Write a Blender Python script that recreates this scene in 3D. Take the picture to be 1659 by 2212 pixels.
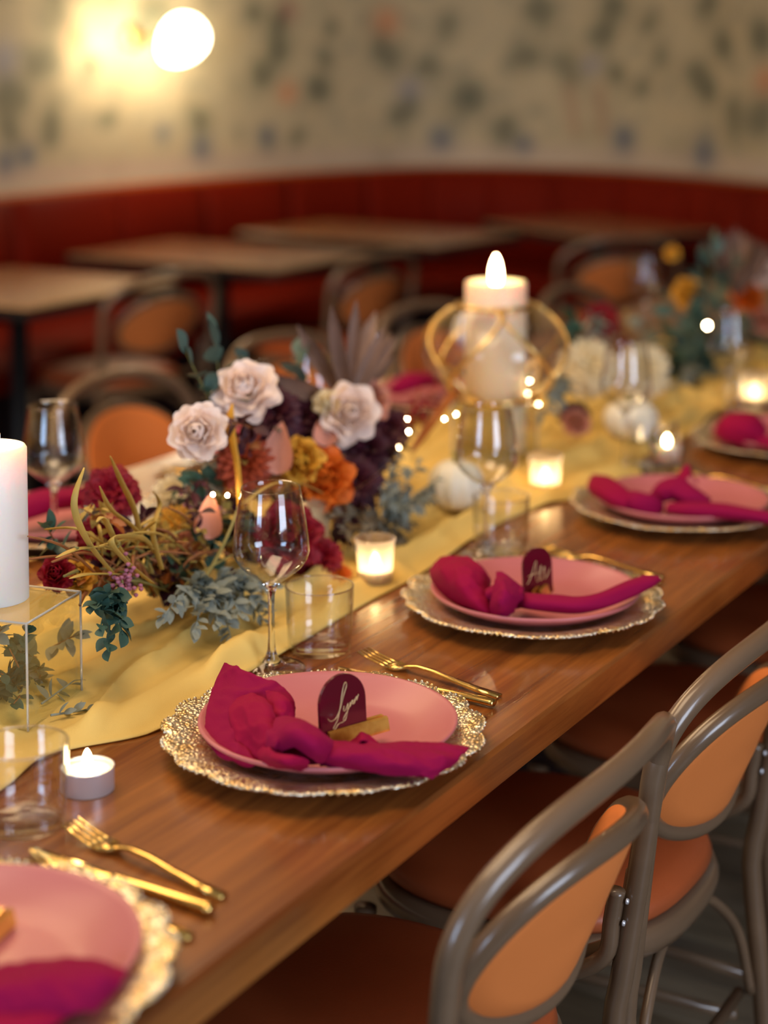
import bpy, math, random
from mathutils import Vector, Matrix, Euler, noise
random.seed(7)
for o in list(bpy.data.objects): bpy.data.objects.remove(o)
S = bpy.context.scene; C = S.collection; PI = math.pi; R = math.radians

# ------------------------------------------------------------------ camera
FPX = 3800.0; PITCH = R(4.5); YAW = R(30.3); PPX = 829.5; PPY = 115 + FPX*math.tan(PITCH)
CAM = Vector((-1.471, -.752, 1.455))
FW = Vector((math.cos(YAW)*math.cos(PITCH), math.sin(YAW)*math.cos(PITCH), -math.sin(PITCH)))
RT = Vector((math.sin(YAW), -math.cos(YAW), 0)); UP = RT.cross(FW)
cd = bpy.data.cameras.new('camera'); cam = bpy.data.objects.new('camera', cd); C.objects.link(cam)
cam.location = CAM
cam.rotation_euler = Matrix((RT, UP, -FW)).transposed().to_euler()
cd.sensor_fit = 'VERTICAL'; cd.sensor_height = 36.0; cd.lens = FPX/2212*36.0
cd.shift_y = -(1106 - PPY)/2212
cd.clip_start = .05
cd.dof.use_dof = True; cd.dof.focus_distance = 1.88; cd.dof.aperture_fstop = 2.1; cd.dof.aperture_blades = 9
S.camera = cam
def ray(x, y): return FW + RT*((x-PPX)/FPX) - UP*((y-PPY)/FPX)
TZ = .75
def at(x, y, h=0.0):                     # point at height h above the table top
    d = ray(x, y); return CAM + d*((TZ+h-CAM.z)/d.z)
def aty(x, y, Y):                        # point on the vertical plane world y = Y
    d = ray(x, y); Y = Y+.06 if Y < .9 else Y; return CAM + d*((Y-CAM.y)/d.y)

# ------------------------------------------------------------------ light
S.view_settings.view_transform = 'Standard'; S.view_settings.look = 'None'
S.view_settings.gamma = 1; S.view_settings.exposure = 0.0; S.view_settings.use_curve_mapping = False
w = bpy.data.worlds.new('world'); S.world = w; w.use_nodes = True
w.node_tree.nodes['Background'].inputs[0].default_value = (.55, .68, 1, 1)
w.node_tree.nodes['Background'].inputs[1].default_value = 1.0
def area(name, loc, rot, sx, sy, power, col):
    l = bpy.data.lights.new(name, 'AREA'); l.shape = 'RECTANGLE'; l.size = sx; l.size_y = sy; l.energy = power; l.color = col
    o = bpy.data.objects.new(name, l); C.objects.link(o); o.location = loc; o.rotation_euler = rot; return o
area('daylight_left', (-3.96, .75, 1.75), (0, -PI/2, 0), 1.5, 1.1, 66, (.50, .70, 1))
area('daylight_front', (-.9, -3.16, 1.7), (PI/2, 0, 0), 1.5, 1.6, 85, (.72, .82, 1))
area('ceiling_light_warm', (1.0, 2.1, 2.82), (0, 0, 0), 2.2, 1.2, 60, (1, .68, .38))
area('ceiling_light_table', (-.2, .4, 2.82), (0, 0, 0), 1.2, 1.0, 26, (1, .72, .45))

# ------------------------------------------------------------------ materials
def nt(name):
    m = bpy.data.materials.new(name); m.use_nodes = True; return m, m.node_tree.nodes, m.node_tree.links
def M(name, col, rough=.5, metal=0, sss=0, spec=.5, coat=0, trans=0, alpha=1, sheen=0, var=0, vscale=30, bump=0, bscale=200, emit=0, ecol=None, vcol=None, stretch=(1,1,1), ior=1.45, transl=0):
    m, n, l = nt(name); b = n['Principled BSDF']; I = b.inputs
    I['Base Color'].default_value = (*col, 1); I['Roughness'].default_value = rough; I['Metallic'].default_value = metal
    I['Specular IOR Level'].default_value = spec; I['Coat Weight'].default_value = coat; I['Coat Roughness'].default_value = .15
    I['Transmission Weight'].default_value = trans; I['IOR'].default_value = ior
    if sheen: I['Sheen Weight'].default_value = sheen; I['Sheen Roughness'].default_value = .4
    if sss:
        I['Subsurface Weight'].default_value = sss; I['Subsurface Radius'].default_value = (.03, .015, .008); I['Subsurface Scale'].default_value = 1
    if emit: I['Emission Strength'].default_value = emit; I['Emission Color'].default_value = (*(ecol or col), 1)
    if var or bump:
        tc = n.new('ShaderNodeTexCoord'); mp = n.new('ShaderNodeMapping'); mp.inputs['Scale'].default_value = stretch
        l.new(tc.outputs['Object'], mp.inputs[0])
    if var:
        t = n.new('ShaderNodeTexNoise'); t.inputs['Scale'].default_value = vscale; t.inputs['Detail'].default_value = 4
        l.new(mp.outputs[0], t.inputs['Vector'])
        r = n.new('ShaderNodeValToRGB'); r.color_ramp.elements[0].position = .3; r.color_ramp.elements[1].position = .7
        c2 = vcol or tuple(c*(1-var) for c in col)
        r.color_ramp.elements[0].color = (*c2, 1); r.color_ramp.elements[1].color = (*col, 1)
        l.new(t.outputs[0], r.inputs[0]); l.new(r.outputs[0], I['Base Color'])
    if bump:
        t = n.new('ShaderNodeTexNoise'); t.inputs['Scale'].default_value = bscale; t.inputs['Detail'].default_value = 3
        l.new(mp.outputs[0], t.inputs['Vector'])
        bp = n.new('ShaderNodeBump'); bp.inputs['Strength'].default_value = bump; bp.inputs['Distance'].default_value = .002
        l.new(t.outputs[0], bp.inputs['Height']); l.new(bp.outputs[0], I['Normal'])
    if transl:
        tr = n.new('ShaderNodeBsdfTranslucent'); mx = n.new('ShaderNodeMixShader'); mx.inputs[0].default_value = transl
        if I['Base Color'].links: l.new(I['Base Color'].links[0].from_socket, tr.inputs[0])
        else: tr.inputs[0].default_value = (*col, 1)
        l.new(b.outputs[0], mx.inputs[1]); l.new(tr.outputs[0], mx.inputs[2]); l.new(mx.outputs[0], n['Material Output'].inputs[0])
    return m
def glass(name, tint=(.985, .99, .99), rough=0.0, k=1.6, base=.05, diffuse=0):   # thin clear glass: transparent + Schlick reflection
    m, n, l = nt(name); n.remove(n['Principled BSDF']); out = n['Material Output']
    g = n.new('ShaderNodeNewGeometry'); dt = n.new('ShaderNodeVectorMath'); dt.operation = 'DOT_PRODUCT'
    l.new(g.outputs['Normal'], dt.inputs[0]); l.new(g.outputs['Incoming'], dt.inputs[1])
    def mt(op, a, b):
        x = n.new('ShaderNodeMath'); x.operation = op; x.use_clamp = op in ('ADD', 'MINIMUM')
        for i, v in enumerate((a, b)):
            if v is None: continue
            if isinstance(v, (int, float)): x.inputs[i].default_value = v
            else: l.new(v, x.inputs[i])
        return x.outputs[0]
    c = mt('ABSOLUTE', dt.outputs['Value'], None); c = mt('SUBTRACT', 1.0, c); c = mt('POWER', c, 4.0); c = mt('MULTIPLY', c, .75*k); c = mt('ADD', c, base)
    tr = n.new('ShaderNodeBsdfTransparent'); tr.inputs[0].default_value = (*tint, 1)
    gl = n.new('ShaderNodeBsdfGlossy'); gl.inputs['Roughness'].default_value = rough
    mx = n.new('ShaderNodeMixShader'); l.new(c, mx.inputs[0]); l.new(tr.outputs[0], mx.inputs[1]); l.new(gl.outputs[0], mx.inputs[2])
    last = mx
    if diffuse:
        d = n.new('ShaderNodeBsdfTranslucent'); d.inputs[0].default_value = (.95, .9, .82, 1)
        m2 = n.new('ShaderNodeMixShader'); m2.inputs[0].default_value = diffuse
        l.new(mx.outputs[0], m2.inputs[1]); l.new(d.outputs[0], m2.inputs[2]); last = m2
    l.new(last.outputs[0], out.inputs[0]); return m
def wood(name, c1, c2, rough=.25, coat=.3, sc=(1.2, 26, 26), spec=.5):
    m, n, l = nt(name); b = n['Principled BSDF']; I = b.inputs
    tc = n.new('ShaderNodeTexCoord'); mp = n.new('ShaderNodeMapping'); mp.inputs['Scale'].default_value = sc
    l.new(tc.outputs['Object'], mp.inputs[0])
    t = n.new('ShaderNodeTexNoise'); t.inputs['Scale'].default_value = 1.6; t.inputs['Detail'].default_value = 7; t.inputs['Roughness'].default_value = .65; t.inputs['Distortion'].default_value = .6
    l.new(mp.outputs[0], t.inputs['Vector'])
    r = n.new('ShaderNodeValToRGB'); r.color_ramp.elements[0].position = .32; r.color_ramp.elements[1].position = .68
    r.color_ramp.elements[0].color = (*c1, 1); r.color_ramp.elements[1].color = (*c2, 1)
    l.new(t.outputs[0], r.inputs[0]); l.new(r.outputs[0], I['Base Color'])
    I['Roughness'].default_value = rough; I['Coat Weight'].default_value = coat; I['Coat Roughness'].default_value = .12; I['Specular IOR Level'].default_value = spec
    bp = n.new('ShaderNodeBump'); bp.inputs['Strength'].default_value = .12; bp.inputs['Distance'].default_value = .002
    l.new(t.outputs[0], bp.inputs['Height']); l.new(bp.outputs[0], I['Normal'])
    return m
GLASS = glass('clear_glass'); ACRYL = glass('clear_acrylic', (.97, .97, .93), base=.06, k=1.2)
FROST = glass('frosted_glass', (1, .95, .88), rough=.3, k=.7, base=.05, diffuse=.6)
SOLIDGLASS = M('solid_glass', (1, 1, 1), .0, trans=1, ior=1.45)
WOOD = wood('table_wood', (.13, .034, .007), (.34, .115, .022))
SMALLWOOD = wood('small_table_wood', (.30, .15, .055), (.52, .30, .12), rough=.2, coat=.8)
PLANKM = [wood('floor_plank_%d' % i, a, b, .5, 0, (14, 1.5, 14)) for i, (a, b) in enumerate([((.12, .09, .055), (.27, .21, .13)), ((.15, .115, .075), (.33, .26, .17)), ((.10, .075, .05), (.22, .17, .11))])]
BENT = M('taupe_lacquered_wood', (.19, .118, .068), .28, coat=.5, var=.25, vscale=3, stretch=(1, 1, 6))
LEATHER = M('orange_leather', (.45, .10, .028), .42, bump=.15, bscale=300, var=.3, vscale=4)
PEACH = M('peach_leather', (.80, .235, .055), .5, bump=.1, bscale=300)
BANQ = M('banquette_leather', (.22, .012, .003), .6, spec=.08, bump=.1, bscale=120, var=.25, vscale=2)
BANQLIT = M('banquette_rail_lit', (.42, .07, .006), .5, spec=.1)  # brighter orange than the leather: light on the top face put into the colour
DARK = M('dark_base', (.02, .008, .012), .6)
GOLD = M('polished_gold', (.86, .58, .18), .16, 1)
BRASS = M('brass', (.80, .55, .20), .3, 1)
PINK = M('pink_glaze', (.52, .155, .165), .42, coat=.1)
NAP = M('magenta_linen', (.26, .001, .047), .85, spec=.2, bump=.2, bscale=900)
NAPR = M('magenta_linen_b', (.29, .001, .040), .85, spec=.2, bump=.2, bscale=900)
WAX = M('ivory_wax', (.86, .82, .75), .45, sss=.6)
WAXW = M('warm_wax', (.96, .78, .55), .45, sss=.6)
WAXIN = M('ivory_wax_lit', (.93, .86, .72), .45, sss=.8)
ALU = M('aluminium', (.78, .79, .84), .35, .7)
YELLOW = M('yellow_gauze', (.92, .66, .19), .8, transl=.2, bump=.25, bscale=700)
CARDM = M('burgundy_acrylic', (.10, .004, .012), .08, coat=.6)
GOLDINK = M('gold_ink', (.85, .60, .28), .35, .6)
AMBER = M('amber_resin', (.95, .54, .12), .14, .6, var=.7, vscale=45, vcol=(.50, .17, .02))
FLAME = M('flame', (1, .75, .4), emit=55, ecol=(1, .70, .34))
BULB = M('bulb', (1, .75, .4), emit=160, ecol=(1, .72, .40))
BLUSH = M('blush_petal', (1.0, .91, .82), .6, var=.10, vscale=25, vcol=(.96, .74, .64), transl=.25)
DUSTY = M('dusty_pink_petal', (.66, .27, .18), .6, sss=.1)
TERRA = M('terracotta_petal', (.62, .22, .14), .6, sss=.1)
ORANGE = M('orange_petal', (.90, .25, .015), .6, transl=.3, var=.4, vscale=25, vcol=(.65, .10, .008))
RUST = M('rust_petal', (.42, .055, .012), .65, var=.4, vscale=30)
BURG = M('burgundy_petal', (.085, .006, .02), .6, var=.5, vscale=30, vcol=(.03, .003, .01))
MAG = M('magenta_petal', (.40, .004, .022), .6, transl=.25, var=.4, vscale=30)
CREAM = M('cream_petal', (.94, .84, .58), .6, transl=.3)
YEL = M('mustard_petal', (.72, .36, .03), .6)
MUSG = M('eucalyptus_green', (.09, .16, .13), .6, var=.35, vscale=30)
SAGE = M('sage_leaf', (.36, .41, .36), .7, transl=.2, var=.35, vscale=40)
DKG = M('dark_green_leaf', (.05, .12, .085), .55, var=.4, vscale=40)
GREYB = M('greyish_brown_leaf', (.25, .21, .14), .75, var=.4, vscale=40)
BROWN = M('dried_brown_palm', (.26, .15, .105), .6, var=.4, vscale=20)
OCHRE = M('ochre_leaf', (.64, .42, .09), .55, var=.4, vscale=30, vcol=(.46, .34, .08), transl=.2)
STEMG = M('stem_green', (.22, .20, .06), .6)
STEMB = M('stem_rust', (.32, .12, .04), .6)
MAUVE = M('mauve_floret', (.42, .14, .20), .7)
COPPER = M('copper_leaf', (.36, .10, .015), .45, var=.3, vscale=20)
PUMP = M('white_pumpkin_skin', (.80, .75, .60), .5, sss=.1)
IVORY = M('sconce_glass', (1, .93, .8), emit=24, ecol=(1, .80, .54))
DKMETAL = M('black_metal', (.03, .03, .03), .5, .6)
PLASTER = M('plaster', (.55, .47, .36), .9)
TAUPE = M('taupe_wall', (.26, .20, .15), .9)
def charger_mat():
    m, n, l = nt('beaded_gold_glass'); b = n['Principled BSDF']; I = b.inputs
    tc = n.new('ShaderNodeTexCoord'); v = n.new('ShaderNodeTexVoronoi'); v.inputs['Scale'].default_value = 240
    l.new(tc.outputs['Object'], v.inputs['Vector'])
    bp = n.new('ShaderNodeBump'); bp.inputs['Strength'].default_value = .9; bp.inputs['Distance'].default_value = .0018; bp.invert = True
    l.new(v.outputs['Distance'], bp.inputs['Height']); l.new(bp.outputs[0], I['Normal'])
    t = n.new('ShaderNodeTexNoise'); t.inputs['Scale'].default_value = 60; l.new(tc.outputs['Object'], t.inputs['Vector'])
    r = n.new('ShaderNodeValToRGB'); r.color_ramp.elements[0].position = .35; r.color_ramp.elements[1].position = .62
    r.color_ramp.elements[0].color = (.78, .55, .24, 1); r.color_ramp.elements[1].color = (.86, .80, .64, 1)
    l.new(t.outputs[0], r.inputs[0]); l.new(r.outputs[0], I['Base Color'])
    I['Metallic'].default_value = .9; I['Roughness'].default_value = .25
    return m
CHARGER = charger_mat()

# ------------------------------------------------------------------ mesh helpers
def mo(name, vf, mat, parent=None, smooth=True, loc=None):
    me = bpy.data.meshes.new(name); me.from_pydata([tuple(v) for v in vf[0]], [], vf[1]); me.update()
    if smooth: me.shade_smooth()
    me.materials.append(mat)
    o = bpy.data.objects.new(name, me); C.objects.link(o)
    if parent: o.parent = parent
    if loc is not None: o.location = loc
    return o
def inst(name, me, parent, loc=(0, 0, 0), rot=(0, 0, 0), sc=1, mtx=None):
    o = bpy.data.objects.new(name, me); C.objects.link(o)
    if parent: o.parent = parent
    if mtx is not None: o.matrix_local = mtx
    else:
        o.location = loc; o.rotation_euler = rot; o.scale = (sc, sc, sc) if isinstance(sc, (int, float)) else sc
    return o
def mesh_of(vf, mat, name='shape', smooth=True):
    me = bpy.data.meshes.new(name); me.from_pydata([tuple(v) for v in vf[0]], [], vf[1]); me.update()
    if smooth: me.shade_smooth()
    me.materials.append(mat); return me
def tag(o, label, cat, group=None, kind=None):
    o['label'] = label; o['category'] = cat
    if group: o['group'] = group
    if kind: o['kind'] = kind
    return o
def thing(name, label, cat, loc=(0, 0, 0), rz=0, group=None):
    o = bpy.data.objects.new(name, None); C.objects.link(o); o.location = loc; o.rotation_euler = (0, 0, rz)
    o.empty_display_size = .02; return tag(o, label, cat, group)
def struct(o): o['kind'] = 'structure'; return o
def dup(root, loc, rz, label, group=None):
    r = root.copy(); C.objects.link(r); r.location = loc; r.rotation_euler = (0, 0, rz); r['label'] = label
    if group: r['group'] = group
    for ch in root.children:
        c = ch.copy(); C.objects.link(c); c.parent = r
        for g in ch.children:
            d = g.copy(); C.objects.link(d); d.parent = c
    return r
def lathe(prof, n=48, closed=False, mod=None):
    V, Fc = [], []; m = len(prof)
    for j, (r, z) in enumerate(prof):
        for i in range(n):
            a = 2*PI*i/n; rr, zz = (r, z) if not mod else mod(r, z, a)
            V.append((rr*math.cos(a), rr*math.sin(a), zz))
    for j in range(m-1 if not closed else m):
        k = (j+1) % m
        for i in range(n):
            i2 = (i+1) % n; Fc.append((j*n+i, j*n+i2, k*n+i2, k*n+i))
    return V, Fc
def frames(P):
    T = []
    for i in range(len(P)):
        a = P[max(0, i-1)]; b = P[min(len(P)-1, i+1)]; T.append((b-a).normalized())
    up = Vector((0, 0, 1)) if abs(T[0].z) < .9 else Vector((1, 0, 0))
    N = [(up - T[0]*up.dot(T[0])).normalized()]
    for i in range(1, len(P)):
        v = N[-1] - T[i]*N[-1].dot(T[i]); N.append(v.normalized())
    return T, N
def tube(P, r, n=10, closed=False, flat=1.0, cap=True, wob=None):
    P = [Vector(p) for p in P]; m = len(P)
    if not isinstance(r, (list, tuple)): r = [r]*m
    T, N = frames(P)
    if closed:
        T[0] = T[-1] = (P[1]-P[-2]).normalized() if (P[0]-P[-1]).length < 1e-6 else (P[1]-P[-1]).normalized()
        if (P[0]-P[-1]).length < 1e-6: P = P[:-1]; T = T[:-1]; N = N[:-1]; m -= 1
        # spread the twist
        v = N[-1] - T[0]*N[-1].dot(T[0]); v.normalize(); ang = math.atan2(T[0].dot(v.cross(N[0])), v.dot(N[0]))
        N = [Matrix.Rotation(ang*i/m, 3, T[i]) @ N[i] for i in range(m)]
    V, Fc = [], []
    for i in range(m):
        B = T[i].cross(N[i])
        for j in range(n):
            a = 2*PI*j/n; q = r[i]*(1 + (wob(i, a) if wob else 0))
            V.append(P[i] + N[i]*(math.cos(a)*q*flat) + B*(math.sin(a)*q))
    for i in range(m if closed else m-1):
        k = (i+1) % m
        for j in range(n):
            j2 = (j+1) % n; Fc.append((i*n+j, i*n+j2, k*n+j2, k*n+j))
    if cap and not closed:
        Fc.append(tuple(range(n))[::-1]); Fc.append(tuple((m-1)*n+j for j in range(n)))
    return V, Fc
def cr(P, k):                         # Catmull-Rom
    P = [Vector(p) for p in P]; out = []
    for i in range(len(P)-1):
        a = P[max(0, i-1)]; b = P[i]; c = P[i+1]; d = P[min(len(P)-1, i+2)]
        for s in range(k):
            t = s/k; out.append(.5*((2*b) + (c-a)*t + (2*a-5*b+4*c-d)*t*t + (3*b-a-3*c+d)*t**3))
    out.append(P[-1]); return out
def sheet(rows, ku=6, kv=6, th=.0015):
    G = [cr(r, ku) for r in rows]; n = len(G[0])
    cols = [cr([g[i] for g in G], kv) for i in range(n)]; m = len(cols[0])
    V = [cols[i][j] for j in range(m) for i in range(n)]
    Fc = [(j*n+i, j*n+i+1, (j+1)*n+i+1, (j+1)*n+i) for j in range(m-1) for i in range(n-1)]
    return V, Fc
def crease(vf, amp, seed=0, f=38, sharp=1.6):
    V = []
    for v in vf[0]:
        q = Vector((v.x*f+seed, v.y*f*.55-seed, v.z*f*1.2)); n = noise.noise(q); m = noise.noise(q*2.1+Vector((7, 3, 1)))
        h = (1-min(1, abs(n)*3))**sharp + .4*(1-min(1, abs(m)*3))**sharp
        V.append(Vector(v)+Vector((-.35, -.25, .9))*(amp*(h-.45)))
    return V, vf[1]
def solid(o, th, off=-1):
    md = o.modifiers.new('thickness', 'SOLIDIFY'); md.thickness = th; md.offset = off; return o
def box(x0, x1, y0, y1, z0, z1, bv=0):
    if bv <= 0:
        V = [(x, y, z) for z in (z0, z1) for y in (y0, y1) for x in (x0, x1)]
        return V, [(0, 2, 3, 1), (4, 5, 7, 6), (0, 1, 5, 4), (2, 6, 7, 3), (0, 4, 6, 2), (1, 3, 7, 5)]
    V = []; Fc = []
    for z, s in ((z0, bv), (z0+bv, 0), (z1-bv, 0), (z1, bv)):
        c = bv
        V += [(x0+s+c, y0+s, z), (x1-s-c, y0+s, z), (x1-s, y0+s+c, z), (x1-s, y1-s-c, z), (x1-s-c, y1-s, z), (x0+s+c, y1-s, z), (x0+s, y1-s-c, z), (x0+s, y0+s+c, z)]
    for k in range(3):
        for j in range(8): Fc.append((k*8+j, k*8+(j+1) % 8, (k+1)*8+(j+1) % 8, (k+1)*8+j))
    Fc.append(tuple(range(7, -1, -1))); Fc.append(tuple(range(24, 32))); return V, Fc
def join(*vfs):
    V, Fc = [], []
    for v, f in vfs:
        k = len(V); V += list(v); Fc += [tuple(i+k for i in q) for q in f]
    return V, Fc
def xf(vf, mt): return [mt @ Vector(v) for v in vf[0]], vf[1]
def look(d, roll=0):                 # matrix whose local z points along d
    return Vector(d).to_track_quat('Z', 'Y').to_matrix().to_4x4() @ Matrix.Rotation(roll, 4, 'Z')

# ------------------------------------------------------------------ room shell
# floor: sub-base and real planks where the photo shows them
fl = struct(mo('floor', box(-4.1, 6.5, -3.3, 4.4, -.06, -.014), M('subfloor', (.03, .025, .02), .9), smooth=False))
pm = [mesh_of(box(-.058, .058, -.595, .595, -.014, 0, .0015), PLANKM[i], 'plank', False) for i in range(3)]
cnt = 0
for i in range(42):
    x = -.9 + i*.12
    for j in range(5):
        y = -1.4 + ((i*37) % 10)*.12 + j*1.2 - .6
        if x > 3.6 or not -2.2 < y < 2.6: continue
        inst('plank', pm[(i*7+j*3) % 3], fl, (x, y, 0)); cnt += 1
# banquette / wall curve: straight left wall, rounded corner, straight right wall
WP = [(-4.0, 3.9), (-2, 3.9), (0, 3.9), (2.0, 3.92), (3.5, 3.91), (4.25, 3.88), (4.86, 3.76), (5.45, 3.58), (5.88, 3.33), (6.09, 2.95), (6.11, 2.5), (5.95, 1.99), (5.69, 1.55), (5.5, 1.05), (5.42, .4), (5.4, -1.4), (5.4, -3.2)]
WC = cr([(x, y, 0) for x, y in WP], 10)
def offs(d):
    T, _ = frames(WC); return [p + Vector((t.y, -t.x, 0))*d for p, t in zip(WC, T)]
arc = [0]
for a, b in zip(WC, WC[1:]): arc.append(arc[-1]+(b-a).length)
def strip(prof, i0=0, i1=None):      # prof: (offset into the room, z) closed outline swept along the wall curve
    i1 = len(WC)-1 if i1 is None else i1
    L = [offs(d) for d, z in prof]; n = len(prof); V = []; Fc = []
    for i in range(i0, i1+1):
        for k in range(n): V.append((L[k][i].x, L[k][i].y, prof[k][1]))
    for i in range(i1-i0):
        for k in range(n): k2 = (k+1) % n; Fc.append((i*n+k, (i+1)*n+k, (i+1)*n+k2, i*n+k2))
    Fc.append(tuple(range(n))); Fc.append(tuple((i1-i0)*n+k for k in reversed(range(n)))); return V, Fc
# papered wall with its printed floral pattern as a colour attribute (flat print)
def wallpaper():
    T, _ = frames(WC); V = []; Fc = []; S_ = []
    # resample finely
    fine = []
    ns = int(arc[-1]/.02); j = 0
    for i in range(ns+1):
        s = arc[-1]*i/ns
        while j < len(arc)-2 and arc[j+1] < s: j += 1
        t = (s-arc[j])/(arc[j+1]-arc[j]); fine.append((WC[j].lerp(WC[j+1], t), s))
    zs = [.90+.02*k for k in range(51)] + [2.9]
    def s_of(px, py):                # wall arc position and height met by a sight line
        d = ray(px, py); best = None
        for p, s in fine:
            q = p - CAM; q.z = 0; c = q.x*d.y-q.y*d.x
            if best is None or abs(c) < best[0]:
                if q.x*d.x+q.y*d.y > 0: best = (abs(c), s, q.length/math.hypot(d.x, d.y))
        return best[1], CAM.z + d.z*best[2]
    blobs = []
    O = (.78, .33, .16); G = (.13, .15, .10); B = (.11, .16, .23); RS = (.55, .42, .22); LV = (.38, .38, .42); PK = (.65, .28, .22)
    for px, py, c, r in [(165, 85, O, .05), (622, 200, O, .042), (838, 48, O, .055), (620, 25, PK, .04), (1655, 175, O, .05),
        (1345, 300, B, .06), (1520, 330, B, .065), (950, 300, B, .05), (580, 298, B, .045), (435, 320, B, .05), (350, 285, B, .03), (60, 335, B, .045), (1130, 312, B, .04), (10, 350, B, .05),
        (885, 195, LV, .05), (1275, 140, LV, .04), (10, 130, LV, .07)]: 
        s, z = s_of(px, py); blobs.append((s, z, r*1.25, c, .8))
    cl = [(115, 35, .05), (95, 140, .05), (110, 260, .05), (20, 200, .05), (15, 270, .045), (190, 140, .035), (345, 20, .06), (610, 110, .05), (570, 160, .045), (690, 200, .045), (720, 60, .03), (600, 60, .04), (545, 20, .03),
          (830, 110, .05), (935, 155, .04), (965, 65, .04), (1015, 215, .06), (880, 235, .05), (1170, 35, .05), (1130, 105, .045), (1295, 85, .045), (1225, 140, .045), (1330, 15, .05), (1400, 50, .03), (1100, 270, .05), (1500, 160, .045), (1540, 195, .04), (1555, 90, .05), (1530, 25, .05), (1640, 230, .06), (1650, 80, .05), (1390, 190, .03), (1330, 165, .035), (1580, 250, .05), (1430, 115, .03), (320, 60, .05), (240, 250, .03), (430, 240, .04), (640, 290, .03), (700, 130, .03)]
    rr = random.Random(3)
    for px, py, r in cl:
        s, z = s_of(px, py); r *= 1.3
        for q in range(5):
            a = rr.random()*6.28; d = r*rr.random()*1.25; blobs.append((s+math.cos(a)*d, z+math.sin(a)*d, r*(.7+.5*rr.random()), G, .36))
    for px in (1230, 1290): 
        for k in range(8):
            s, z = s_of(px+k*2, 190+k*14); blobs.append((s, z, .03, (.50, .30, .18), .45))
    for k in range(120):             # the pattern goes on outside the view
        s = rr.random()*arc[-1]; z = rr.uniform(.95, 1.9)
        if rr.random() < .5: blobs.append((s, z, rr.uniform(.04, .07), G, .22))
    col = []
    grid = {}
    for b in blobs:
        for gx in range(int((b[0]-b[2]*2.1)/.2), int((b[0]+b[2]*2.1)/.2)+1): grid.setdefault(gx, []).append(b)
    for p, s in fine:
        for z in zs:
            V.append((p.x, p.y, z)); n_ = noise.noise(Vector((s*6, z*6, 0))); n2 = noise.noise(Vector((s*14, z*14, 5)))
            c = Vector((.66, .575, .36))*(1+.08*n_) + Vector((-.03, 0, .02))*n2
            if z < 1.02: c = Vector((.66, .55, .40))*(1+.1*n_)
            if n2 > .2 and z > 1.02: c = c.lerp(Vector((.27, .26, .17)), min(.45, (n2-.2)*1.6))
            for bs, bz, br, bc, k in grid.get(int(s/.2), []):
                d = math.hypot(s-bs, z-bz)/br
                if d < 2: c = c.lerp(Vector(bc), k*1.15*math.exp(-d*d*1.1))
            col.append(c)
    n = len(zs)
    for i in range(len(fine)-1):
        for k in range(n-1): Fc.append((i*n+k, (i+1)*n+k, (i+1)*n+k+1, i*n+k+1))
    m, nn, l = nt('floral_wallpaper'); b = nn['Principled BSDF']; b.inputs['Roughness'].default_value = .75
    a = nn.new('ShaderNodeAttribute'); a.attribute_name = 'print'; l.new(a.outputs['Color'], b.inputs['Base Color'])
    o = mo('wall_back', (V, Fc), m)
    ca = o.data.color_attributes.new('print', 'FLOAT_COLOR', 'POINT')
    flat = []
    for c in col: flat += [c.x, c.y, c.z, 1]
    ca.data.foreach_set('color', flat); struct(o); return s_of
s_of = wallpaper()
struct(mo('trim_1', strip([(.005, .885), (.005, .925), (.03, .925), (.03, .885)]), M('rail_paint', (.45, .38, .28), .6)))
# banquette
bq = thing('banquette', 'long curved russet leather banquette running along the papered wall', 'banquette', (0, 0, 0))
segs = list(range(0, len(WC)-1, 8)) + [len(WC)-1]
for a, b in zip(segs, segs[1:]):
    s = mo('back_panel', strip([(.06, .40), (.05, .87), (.07, .90), (.12, .905), (.155, .88), (.18, .40)], a, b), BANQ, bq)
    s.scale = (1, 1, 1)
for a, b in zip(segs, segs[1:]):
    e_ = .83 if a < 72 else .60
    mo('seat_cushion', strip([(.18, .37), (.18, .455), (e_-.03, .465), (e_, .44), (e_, .37)], a, b), BANQ, bq, False)
mo('plinth', strip([(.08, 0), (.08, .368), (.74, .368), (.74, 0)], 0, 72), DARK, bq, False)
mo('plinth', strip([(.08, 0), (.08, .368), (.52, .368), (.52, 0)], 72), DARK, bq, False)
mo('top_rail', strip([(.03, .885), (.03, .915), (.11, .92), (.13, .906), (.12, .906), (.07, .902)]), BANQLIT, bq, False)
# other walls, ceiling, windows (outside the frame, they light the room)
def wall_win(name, x0, x1, z0, z1, hx0, hx1, hz0, hz1, place, wn):
    parts = [(x0, hx0, z0, z1), (hx1, x1, z0, z1), (hx0, hx1, z0, hz0), (hx0, hx1, hz1, z1)]
    o = struct(mo(name, join(*[box(a, b, -.05, .05, c, d) for a, b, c, d in parts]), TAUPE, None, False))
    o.location, o.rotation_euler = place
    f = struct(mo(wn, join(box(hx0, hx0+.05, -.06, .06, hz0, hz1), box(hx1-.05, hx1, -.06, .06, hz0, hz1), box(hx0+.05, hx1-.05, -.06, .06, hz0, hz0+.05), box(hx0+.05, hx1-.05, -.06, .06, hz1-.05, hz1)), M('window_paint', (.7, .68, .62), .5), None, False))
    f.location, f.rotation_euler = place
    return o
wall_win('wall_left', -3.3, 4.4, 0, 2.9, .2, 1.35, .9, 2.55, ((-4.05, 0, 0), (0, 0, PI/2)), 'window_1')
wall_win('wall_front', -4.1, 6.5, 0, 2.9, -1.8, 0, .8, 2.5, ((0, -3.25, 0), (0, 0, 0)), 'window_2')
struct(mo('wall_right', box(6.35, 6.45, -3.3, 4.4, 0, 2.9), TAUPE, None, False))
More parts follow.
